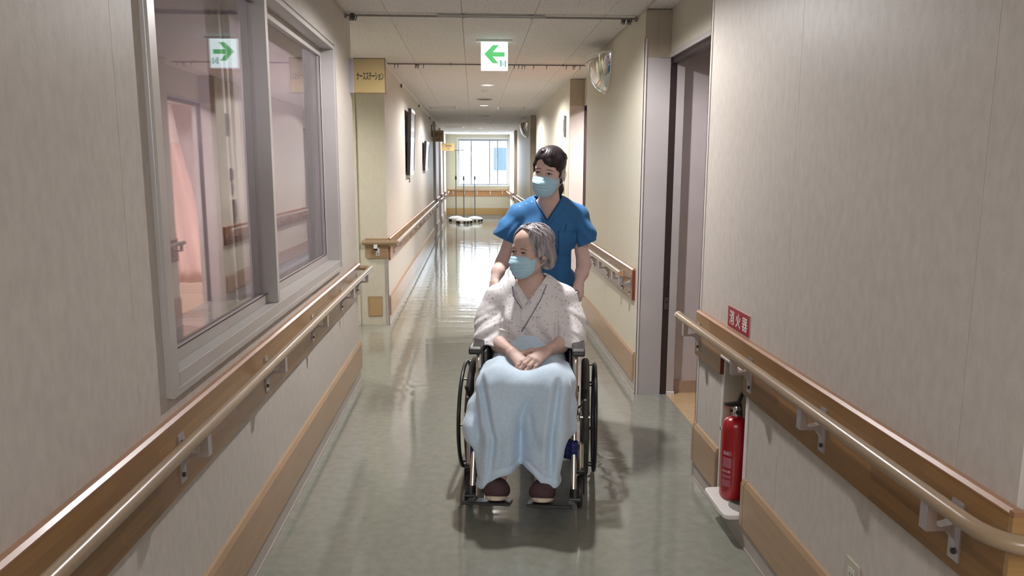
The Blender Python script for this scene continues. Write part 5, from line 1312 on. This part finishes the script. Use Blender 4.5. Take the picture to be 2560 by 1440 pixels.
# robe: trunk and wide three-quarter sleeves, open neck, hollow cuffs
Rb = Field((-0.31, -0.24, 0.44), (0.31, 0.24, 1.0), 0.0034)
Rb.ell((0, 0.035, 0.775), (0.190, 0.132, 0.155), 0.05); Rb.ell((0, 0.03, 0.625), (0.182, 0.155, 0.17), 0.05); Rb.ell((0, 0.04, 0.53), (0.19, 0.15, 0.08), 0.04)
Rb.chain([(-0.155, 0.048, 0.862), (-0.06, 0.056, 0.918), (0.0, 0.066, 0.925), (0.06, 0.056, 0.918), (0.155, 0.048, 0.862)], [0.066, 0.058, 0.060, 0.058, 0.066], 0.05)
Rb.chain([(0.045, 0.045, 0.955), (0.0, 0.07, 0.965), (-0.045, 0.045, 0.955)], [0.026, 0.03, 0.026], 0.03)
for s in (-1, 1):
    Rb.ell((s*0.075, -0.065, 0.755), (0.075, 0.042, 0.060), 0.05)
    Rb.chain([(s*0.160, 0.045, 0.865), (s*0.197, 0.010, 0.770), (s*0.194, -0.045, 0.700), (s*0.184, -0.112, 0.628)], [0.068, 0.069, 0.073, 0.080], 0.035)
def robe_folds(x, y, z):
    ax = np.abs(x)
    arm = np.clip((ax-0.125)/0.03, 0, 1)
    f = 0.0075*nz3((z*0.9+0.55*ax+0.3*y)*88, x*20+y*12, y*26+z*10, 1.0)*arm*np.clip((0.85-z)/0.07, 0, 1)
    f = f+0.0055*np.sin(x*78+2.2*np.sin(z*17)+z*14)*(1-arm)*np.clip((0.84-z)/0.10, 0, 1)
    f = f+0.0028*nz3(x*30, y*24, z*22)
    crease = np.exp(-((ax-0.128-0.10*(0.80-z)*0.3)/0.010)**2)*np.clip((0.845-z)/0.05, 0, 1)
    return f+crease*0.016
Rb.displace(robe_folds)
Rb.shell(0.0095)
Rb.keep(lambda x, y, z: np.where(np.abs(x) > 0.095+0.9*np.clip(z-0.70, 0, 0.03), z-(0.632+0.006*np.sin(x*70+y*60))-0.80*np.maximum(-y-0.115, 0), z-0.47))
Rb.keep(lambda x, y, z: np.maximum(0.876+1.30*np.abs(x+0.006)-z, y-0.052))      # neck opening
Rb.keep(lambda x, y, z: np.maximum(np.sqrt(x**2+(y-0.045)**2)-(0.018+0.72*np.clip(z-0.90, 0, 0.064)), 0.90-z))
robe = Rb.mesh('robe', M_PRINT, pt_root)
rv = bvh_of(robe)
def on_robe(x, z, off=0.0015):
    q = drop(rv, (x, -0.3, z), (0, 1, 0), off, 0.5); return q
def strip(pa, pb, m, name, wid, lift):
    """cloth band between two lines laid on the robe"""
    bm = bmesh.new(); N = 26; rows = []
    for i in range(N+1):
        t_ = i/N; r = []
        for k in range(5):
            w = k/4; x = (pa[0][0]*(1-t_)+pa[1][0]*t_)*(1-w)+(pb[0][0]*(1-t_)+pb[1][0]*t_)*w; z = (pa[0][1]*(1-t_)+pa[1][1]*t_)*(1-w)+(pb[0][1]*(1-t_)+pb[1][1]*t_)*w
            q = on_robe(x, z, lift)
            if q is not None and q.y > 0.075: q = None
            r.append(bm.verts.new(q) if q is not None else None)
        rows.append(r)
    for a, b in zip(rows, rows[1:]):
        for k in range(4):
            v = [a[k], a[k+1], b[k+1], b[k]]
            if all(q is not None for q in v): bm.faces.new(v)
    o = obj(name, bm, m, pt_root, smooth=True); md = o.modifiers.new('t', 'SOLIDIFY'); md.thickness = 0.004; md.offset = 1
    return o
def line_on(pts, r, name, m, parent, n=30, lift=0.004):
    out = []
    for i in range(n+1):
        t_ = i/n*(len(pts)-1); k = min(int(t_), len(pts)-2); w = t_-k
        q = on_robe(pts[k][0]*(1-w)+pts[k+1][0]*w, pts[k][1]*(1-w)+pts[k+1][1]*w, lift)
        if q is not None and q.y < 0.08: out.append(q)
    return obj(name, tubes((out, r, 6)), m, parent, smooth=True)
c1 = strip([(0.056, 0.952), (-0.040, 0.835)], [(0.078, 0.945), (-0.036, 0.735)], M_PRINT, 'collar_band', 0.04, 0.0025)
c2 = strip([(-0.060, 0.952), (-0.006, 0.882)], [(-0.088, 0.938), (-0.030, 0.835)], M_PRINT, 'collar_band', 0.04, 0.0015)
line_on([(0.079, 0.946), (0.055, 0.885), (-0.036, 0.732)], 0.0017, 'piping', M_PIPE, c1, lift=0.0045)
line_on([(-0.089, 0.938), (-0.074, 0.888), (-0.030, 0.833)], 0.0017, 'piping', M_PIPE, c2, lift=0.0040)
line_on([(0.052, 0.951), (-0.006, 0.874)], 0.0022, 'neck_edge', M_MASKW, c1, lift=0.002); line_on([(-0.062, 0.951), (-0.006, 0.874)], 0.0022, 'neck_edge', M_MASKW, c2, lift=0.002)
q = on_robe(-0.118, 0.735, 0.006)
obj('tie_knot', tubes(([q+Vector((-0.022, 0, 0.006)), q+Vector((0, -0.006, 0)), q+Vector((0.024, 0, -0.010))], [0.004, 0.007, 0.004], 8), ([q, q+Vector((0.012, -0.004, -0.02)), q+Vector((0.02, 0.0, -0.035))], [0.004, 0.004, 0.003], 8)), M_PRINT, pt_root, smooth=True)
# slippers
for s, ax in ((-1, -0.108), (1, 0.087)):
    S = Field((ax-0.09, -0.70, 0.06), (ax+0.09, -0.42, 0.26), 0.0035)
    S.frame(Matrix.Translation((ax, -0.50, 0.086)) @ Matrix.Rotation(R_(-19), 4, 'X'))
    S.chain([(0, 0.03, 0.034), (0, -0.05, 0.032), (0, -0.105, 0.024)], [0.040, 0.044, 0.036], 0.02)
    S.ell((0, -0.075, 0.026), (0.057, 0.070, 0.038), 0.02)
    S.frame(None)
    S.keep(lambda x, y, z: z-(0.090-0.344*(y+0.50)))
    S.shell(0.009)
    S.keep(lambda x, y, z: np.maximum(-(y+0.520)-0.0*(z), 0.165-z))
    sl_ = S.mesh('slipper', mat('slipper_plum', (0.070, 0.034, 0.039), 0.75, var=0.1, scale=90), pt_root)
    # pale sole with a rounded toe, toe end lifted
    pts = []
    for k in range(28):
        a = 2*PI*k/28; c, d_ = math.cos(a), math.sin(a)
        pts.append((0.049*(abs(c)**0.9)*(1 if c > 0 else -1)*(1.0 if d_ < 0 else 0.86), -0.045+0.105*d_*-1*-1))
    bm = prism(bmesh.new(), pts, 'Z', -0.013, 0.005)
    xf(bm, Matrix.Translation((ax, -0.512, 0.094)) @ Matrix.Rotation(R_(-19), 4, 'X'))
    obj('sole', bm, mat('sole_cream', (0.66, 0.58, 0.46), 0.7), sl_, bevel=0.0075)

# ------------------------------------------------------------------ fleece blanket over the lap
B = Field((-0.31, -0.66, 0.09), (0.29, 0.02, 0.80), 0.0042)
for s, kx, ax in ((-1, -0.112, -0.108), (1, 0.108, 0.084)):
    B.chain([(s*0.085, -0.05, 0.565), (kx, -0.40, 0.555)], [0.082, 0.086], 0.05)
    B.chain([(kx, -0.43, 0.535), (kx*1.0, -0.475, 0.40), (ax*1.02, -0.500, 0.13), (ax, -0.505, 0.05)], [0.088, 0.079, 0.071, 0.069], 0.05)
B.ell((0, -0.24, 0.55), (0.20, 0.22, 0.078), 0.05)
B.ell((0, -0.06, 0.645), (0.152, 0.118, 0.130), 0.06)
B.cap((0, -0.42, 0.54), (0, -0.470, 0.10), 0.060, 0.054, 0.06)
B.chain([(-0.180, -0.225, 0.590), (-0.200, -0.31, 0.545), (-0.212, -0.39, 0.45), (-0.216, -0.44, 0.37), (-0.175, -0.485, 0.22)], [0.018, 0.026, 0.038, 0.042, 0.030], 0.045)
B.chain([(0.176, -0.24, 0.605), (0.190, -0.32, 0.55), (0.188, -0.385, 0.46), (0.182, -0.44, 0.385), (0.110, -0.47, 0.28)], [0.018, 0.026, 0.034, 0.034, 0.020], 0.045)
# hollows: between the shins and where the hands press the cloth
B.cap((-0.010, -0.580, 0.46), (-0.012, -0.600, 0.08), 0.022, 0.066, 0.05, 's')
B.ell((0.005, -0.300, 0.690), (0.120, 0.085, 0.074), 0.04, 's')
def fleece_folds(x, y, z):
    lower = np.clip((0.50-z)/0.12, 0, 1); out = np.clip((np.abs(x)-0.10)/0.05, 0, 1)
    f = 0.0085*np.sin(x*62+2.0*np.sin(z*9+1.0)+y*20)*lower*(0.35+0.65*out)
    f = f+0.006*nz3(x*24, y*18+2, z*15)+0.0022*nz3(x*70, y*60, z*60, 2.0)
    fr = np.clip((-0.28-y)/0.08, 0, 1)
    xl_ = -0.176+0.26*np.clip(0.56-z, 0, 0.2)-0.10*np.clip(0.36-z, 0, 1); xr_ = 0.146-0.12*np.clip(0.56-z, 0, 0.2)
    fl = np.clip((z-0.16)/0.12, 0.25, 1)*np.clip((0.62-z)/0.06, 0, 1)
    f = f+fr*fl*(0.024*np.exp(-((x-xl_)/0.014)**2)-0.010*np.exp(-((x-xl_-0.030)/0.016)**2)-0.008*np.exp(-((x-xl_+0.032)/0.018)**2))
    f = f+fr*fl*(0.022*np.exp(-((x-xr_)/0.014)**2)-0.010*np.exp(-((x-xr_+0.030)/0.016)**2)-0.008*np.exp(-((x-xr_-0.032)/0.018)**2))
    f = f+fr*0.034*np.exp(-((x+0.010-0.03*np.clip(z-0.4, 0, 1))/0.020)**2)*np.clip((0.47-z)/0.10, 0, 1)
    f = f+fr*0.016*np.exp(-((x-0.012-0.30*(z-0.50))/0.016)**2)*np.clip((z-0.42)/0.04, 0, 1)*np.clip((0.535-z)/0.04, 0, 1)
    f = f+0.006*np.exp(-((x-0.03+0.25*(z-0.45))/0.014)**2)*np.clip((z-0.30)/0.06, 0, 1)*np.clip((0.50-z)/0.05, 0, 1)
    return f
B.displace(fleece_folds)
def hemline(x): return 0.226-0.46*np.abs(x+0.010)+0.010*np.sin(x*45)
B.displace(lambda x, y, z: -0.0050*np.exp(-((z-hemline(x)-0.013)/0.014)**4)+0.0032*np.exp(-((z-hemline(x)-0.036)/0.008)**2)+0*y)
B.shell(0.0125)
B.keep(lambda x, y, z: z-hemline(x)+0*y)
B.keep(lambda x, y, z: np.where(y > -0.22, 0.756-1.1*x*x-0.10*np.abs(x)-z, 1.0))
B.keep(lambda x, y, z: (y+0.155)*-1+np.where(z < 0.64, 0.16, 0.0)+np.where(z < 0.52, 0.5, 0))
bl = B.mesh('blanket', M_FLEECE, None, (0, -0.40, 0))
bl.location = in_chair((0, -0.40, 0)); bl.rotation_euler = (0, 0, CH_A)
tag(bl, 'light blue fleece blanket draped over the seated patient from lap to ankles', 'blanket')
# ------------------------------------------------------------------ the nurse
NO = Vector((0.065, 0.60, 0.0))
ns = thing('person', 'young dark haired person in blue scrubs and face mask pushing the wheelchair', 'person', in_chair(NO), CH_A)
F = Field((-0.34, 0.16, 0.02), (0.44, 0.86, 1.66), 0.004)
NM = head_frame((0.072, 0.395, 1.487), -17, 9, 8, 1.0)
add_head(F, NM)
F.chain([(0.075, 0.425, 1.42), (0.070, 0.470, 1.34), (0.066, 0.50, 1.28)], [0.048, 0.049, 0.052], 0.03)
F.chain([(-0.085, 0.52, 1.262), (0.065, 0.515, 1.305), (0.215, 0.52, 1.255)], [0.034, 0.038, 0.034], 0.04)
F.ell((0.062, 0.535, 1.165), (0.145, 0.098, 0.14), 0.04); F.ell((0.062, 0.565, 1.00), (0.125, 0.092, 0.15), 0.05); F.ell((0.065, 0.595, 0.86), (0.155, 0.108, 0.12), 0.05)
for s, hx in ((-1, -0.020), (1, 0.150)):
    ky = 0.585 if s < 0 else 0.63
    F.chain([(hx, 0.60, 0.82), (hx-0.005*s, ky, 0.46), (hx, ky+0.055, 0.10), (hx, ky+0.05, 0.07)], [0.080, 0.052, 0.034, 0.034], 0.03)
    F.chain([(hx, ky+0.06, 0.060), (hx+0.01*s, ky-0.09, 0.045)], [0.034, 0.028], 0.02)
# arms down to the grips
EL, ER = Vector((-0.182, 0.485, 0.985)), Vector((0.262, 0.470, 0.985))
WL, WR = Vector((-0.216, 0.375, 0.893)), Vector((0.236, 0.375, 0.893))
F.chain([(-0.090, 0.52, 1.240), EL], [0.040, 0.037], 0.03); F.chain([(0.220, 0.52, 1.235), ER], [0.040, 0.037], 0.03)
F.chain([EL, (-0.200, 0.425, 0.945), WL], [0.037, 0.034, 0.024], 0.02); F.chain([ER, (0.252, 0.420, 0.945), WR], [0.037, 0.034, 0.024], 0.02)
for W, s in ((WL, -1), (WR, 1)):
    # the fist closes over the grip: fingers run forward over the top and down the outer side
    add_hand(F, W, (-0.10*s, -0.72, -0.62), (0.50*s, -0.62, 0.55), -s, [(38, 62, 48), (40, 64, 50), (42, 64, 52), (44, 66, 54)], ((0.55, 0.65, -0.45), (0.05, 0.75, -0.65), (-0.3, 0.6, -0.7)), 0.92)
nb = F.mesh('body', M_SKIN_Y, ns, NO)
nv = bvh_of(nb)
add_eyes(NM, nv, ns, NO, (-0.003, -0.0012), M_BROW, 0.0, 0.9)
add_mask(NM, ns, NO)
# hair: centre-left parting, swept fringe, low tail
H = Field((-0.06, 0.22, 1.22), (0.22, 0.60, 1.64), 0.003)
H.frame(NM)
H.ell((0, 0.018, 0.043), (0.0805, 0.099, 0.086), 0.02)
H.ell((0, 0.060, -0.020), (0.066, 0.052, 0.060), 0.03)
H.ell((0, -0.028, 0.058), (0.068, 0.068, 0.064), 0.02)
H.ell((-0.004, -0.118, -0.052), (0.068, 0.090, 0.104), 0.010, 's')
for s in (-1, 1): H.ell((s*0.085, 0.000, -0.038), (0.030, 0.036, 0.046), 0.010, 's')
H.ell((-0.030, -0.105, 0.036), (0.030, 0.042, 0.040), 0.012, 's')
for i in range(4):
    t_ = i/3
    H.chain([(-0.020, -0.062, 0.104), (-0.048, -0.068+0.01*t_, 0.072-0.01*t_), (-0.067, -0.046+0.016*t_, 0.030), (-0.0715, -0.028+0.02*t_, -0.022+0.01*t_)], [0.010, 0.0085, 0.0075, 0.003], 0.008)
H.chain([(0.0, 0.098, 0.010), (0.015, 0.118, -0.050), (0.034, 0.105, -0.115), (0.040, 0.085, -0.180)], [0.026, 0.024, 0.021, 0.008], 0.015)
H.frame(None); H.displace(strands(NM, 0.0006, 44, 240))

hr = H.mesh('hair', M_HAIR_B, ns, NO)
rh = random.Random(5); paths = []
for i in range(38):       # thin fringe swept from the parting across the brow to the temple
    e = rh.random(); az1 = 14+50*e; el1 = 2+7*(1-e)+rh.random()*10-6*e; az0 = -12+rh.random()*10; el0 = 60-rh.random()*9
    P = []
    for k in range(11):
        t_ = k/10
        P.append((az0+(az1-az0)*t_**1.25+2*math.sin(3*t_+i), el0*(1-t_)+el1*t_+9*math.sin(PI*t_), 1.02+0.05*math.sin(PI*t_)-0.02*t_))
    paths.append((P, 0.0016+0.0016*rh.random()))
for i in range(40):       # the other side, tucked down in front of the ear
    e = rh.random(); P = []; az1 = -62-20*e; el1 = -8-14*rh.random()
    for k in range(11):
        t_ = k/10
        P.append((-12+(az1+12)*t_**0.8, 62*(1-t_)+el1*t_+6*math.sin(PI*t_), 1.015+0.03*math.sin(PI*t_)-0.015*t_))
    paths.append((P, 0.002+0.002*rh.random()))
for i in range(170):      # combed back to the tie
    sd = 1 if i % 2 else -1; az0 = sd*(14+rh.random()*66); el0 = max(10, 58-abs(az0)*0.55)+rh.random()*26; P = []
    for k in range(11):
        t_ = k/10
        P.append((az0+(sd*166-az0)*t_, el0*(1-t_)+(-20)*t_+12*math.sin(PI*t_), 1.006+0.014*math.sin(PI*t_)))
    paths.append((P, 0.0022+0.0016*rh.random()))
hair_strands(NM, NO, paths, M_HAIR_B, hr, (0, 0.018, 0.043), (0.081, 0.0995, 0.0865))
hv = bvh_of(hr)
pp = []
for k in range(7):
    u = k/6; w = NM @ Vector((-0.014+0.010*u, -0.082+0.045*u, 0.20)) - NO
    q = drop(hv, w, (NM.to_3x3() @ Vector((0, 0.25, -1))), 0.0004, 0.2)
    if q is not None: pp.append(q)
if len(pp) > 2: obj('parting', tubes((pp, [0.0004]+[0.0012]*(len(pp)-2)+[0.0004], 6)), mat('parting_skin', (0.20, 0.14, 0.12), 0.6), hr, smooth=True)
tie = NM @ Vector((0.008, 0.112, -0.028)) - NO
obj('hair_tie', tubes(([tie+Vector((0, 0, 0.008)), tie-Vector((0, 0, 0.008))], 0.026, 14)), M_BLACK, hr, smooth=True)
# scrub top
S = Field((-0.30, 0.32, 0.62), (0.42, 0.76, 1.40), 0.0036)
S.ell((0.062, 0.532, 1.165), (0.176, 0.122, 0.170), 0.05); S.ell((0.062, 0.560, 1.00), (0.165, 0.122, 0.19), 0.06); S.ell((0.064, 0.585, 0.84), (0.180, 0.135, 0.20), 0.06)
S.chain([(-0.100, 0.522, 1.252), (0.0, 0.515, 1.290), (0.066, 0.520, 1.298), (0.130, 0.515, 1.288), (0.230, 0.522, 1.246)], [0.055, 0.052, 0.052, 0.052, 0.055], 0.045)
for s in (-1, 1): S.ell((0.062+s*0.062, 0.455, 1.14), (0.062, 0.040, 0.055), 0.05)
SL = [Vector((-0.090, 0.522, 1.240)), Vector((-0.148, 0.505, 1.168)), Vector((-0.226, 0.490, 1.010))]
SR = [Vector((0.218, 0.522, 1.240)), Vector((0.254, 0.500, 1.155)), Vector((0.304, 0.478, 0.975))]
for Q in (SL, SR): S.chain(Q, [0.062, 0.064, 0.066], 0.03)
def scrub_folds(x, y, z):
    ax = np.abs(x-0.064); arm = np.clip((ax-0.135)/0.03, 0, 1)
    f = 0.0030*nz3(x*30, y*26, z*22)+0.0035*np.sin((z+0.45*(x-0.064)*np.sign(x-0.064))*85+3*np.sin(x*24))*arm*np.clip((1.24-z)/0.08, 0, 1)
    f = f+0.0030*np.sin((x-0.064)*70+2*np.sin(z*12))*np.clip((1.08-z)/0.15, 0, 1)
    f = f+0.010*np.exp(-((ax-0.150-0.05*(1.2-z))/0.009)**2)*np.clip((1.20-z)/0.05, 0, 1)*np.clip((z-0.98)/0.05, 0, 1)
    return f
S.displace(scrub_folds)
S.shell(0.0095)
def cutoff(x, y, z):
    # sleeve hems: planes across the arms; the hem of the shirt at the hips
    nl = (SL[2]-SL[1]).normalized(); nr = (SR[2]-SR[1]).normalized()
    nl = Vector((-0.42, -0.05, -0.90)).normalized(); nr = Vector((0.36, -0.05, -0.93)).normalized()
    pl = Vector((-0.177, 0.49, 1.118)); pr = Vector((0.258, 0.49, 1.088))
    dl = -((x-pl.x)*nl.x+(y-pl.y)*nl.y+(z-pl.z)*nl.z); dr = -((x-pr.x)*nr.x+(y-pr.y)*nr.y+(z-pr.z)*nr.z)
    return np.where(x < -0.108, dl, np.where(x > 0.196, dr, z-0.70))
S.keep(cutoff)
S.keep(lambda x, y, z: np.maximum(1.232+1.52*np.abs(x-0.064)-z, y-0.505))
S.keep(lambda x, y, z: np.maximum(np.sqrt((x-0.068)**2+(y-0.485)**2)-(0.010+0.55*np.clip(z-1.25, 0, 0.11)), 1.25-z))
sc = S.mesh('scrub_top', M_SCRUB, ns, NO)
sv = bvh_of(sc)
def on_scrub(x, z, off=0.0015): return drop(sv, Vector((x, 0.2, z))-NO, (0, 1, 0), off, 0.4)
def seam(pts, r, name, m, n=24, lift=0.0006, parent=None):
    out = []
    for i in range(n+1):
        t_ = i/n*(len(pts)-1); k = min(int(t_), len(pts)-2); w = t_-k
        q = on_scrub(pts[k][0]*(1-w)+pts[k+1][0]*w, pts[k][1]*(1-w)+pts[k+1][1]*w, lift)
        if q is not None and q.y+NO.y < 0.53: out.append(q)
    return obj(name, tubes((out, r, 6)), m, parent or sc, smooth=True) if len(out) > 1 else None
# neck facing, chest pocket, shoulder snaps
def patch(poly, name, m, n=12, lift=0.003):
    """quad patch (corner order TL TR BR BL) laid on the top"""
    bm = bmesh.new(); rows = []
    for i in range(n+1):
        r = []
        for j in range(n+1):
            u, v = j/n, i/n
            x = (poly[0][0]*(1-u)+poly[1][0]*u)*(1-v)+(poly[3][0]*(1-u)+poly[2][0]*u)*v; z = (poly[0][1]*(1-u)+poly[1][1]*u)*(1-v)+(poly[3][1]*(1-u)+poly[2][1]*u)*v
            q = on_scrub(x, z, lift); r.append(bm.verts.new(q) if q is not None and q.y+NO.y < 0.53 else None)
        rows.append(r)
    for a, b in zip(rows, rows[1:]):
        for k in range(n):
            v = [a[k], a[k+1], b[k+1], b[k]]
            if all(v): bm.faces.new(v)
    o = obj(name, bm, m, sc, smooth=True); md = o.modifiers.new('t', 'SOLIDIFY'); md.thickness = 0.003; md.offset = 1
    return o
patch([(0.126, 1.172), (0.222, 1.160), (0.214, 1.035), (0.124, 1.040)], 'chest_pocket', M_SCRUB)
seam([(0.126, 1.160), (0.222, 1.148)], 0.0010, 'pocket_stitch', M_SCRUBD, lift=0.0035)
seam([(0.124, 1.172), (0.122, 1.040), (0.214, 1.034)], 0.0011, 'pocket_stitch', M_SCRUBD, lift=0.0020)
seam([(0.158, 1.172), (0.164, 1.205)], 0.0022, 'pocket_fold', M_SCRUBD)
seam([(-0.010, 1.350), (0.004, 1.315), (0.064, 1.222), (0.124, 1.315), (0.138, 1.35)], 0.0026, 'neck_facing', M_SCRUBD, 40)
seam([(0.030, 1.235), (0.050, 1.203), (0.078, 1.203), (0.098, 1.235)], 0.0010, 'neck_stitch', M_SCRUBD)
for x, z in ((-0.052, 1.310), (-0.022, 1.322), (-0.088, 1.296)):
    q = on_scrub(x, z, 0.0002)
    if q is not None: obj('snap', tubes(([q, q-Vector((0, 0.0022, -0.001))], 0.0036, 10)), mat('snap_pearl', (0.55, 0.66, 0.74), 0.3), sc)
# trousers and shoes
T = Field((-0.14, 0.46, 0.05), (0.27, 0.76, 0.98), 0.006)
T.ell((0.065, 0.60, 0.86), (0.168, 0.120, 0.13), 0.05)
for s, hx in ((-1, -0.020), (1, 0.150)):
    ky = 0.585 if s < 0 else 0.63
    T.chain([(hx, 0.60, 0.82), (hx-0.005*s, ky, 0.46), (hx, ky+0.055, 0.08)], [0.094, 0.072, 0.066], 0.03)
T.displace(lambda x, y, z: 0.004*nz3(x*26, y*26, z*18))
T.shell(0.008); T.keep(lambda x, y, z: z-0.095+0*x)
T.mesh('trousers', M_SCRUB, ns, NO)
for s, hx in ((-1, -0.020), (1, 0.150)):
    ky = 0.585 if s < 0 else 0.63
    Z = Field((hx-0.08, ky-0.19, -0.01), (hx+0.08, ky+0.16, 0.14), 0.004)
    Z.chain([(hx, ky+0.085, 0.05), (hx, ky, 0.052), (hx+0.01*s, ky-0.10, 0.040)], [0.040, 0.043, 0.041], 0.02)
    Z.keep(lambda x, y, z: z-0.002+0*x); Z.shell(0.006); 
    sh = Z.mesh('shoe', mat('shoe_white', (0.62, 0.60, 0.58), 0.5), ns, NO)
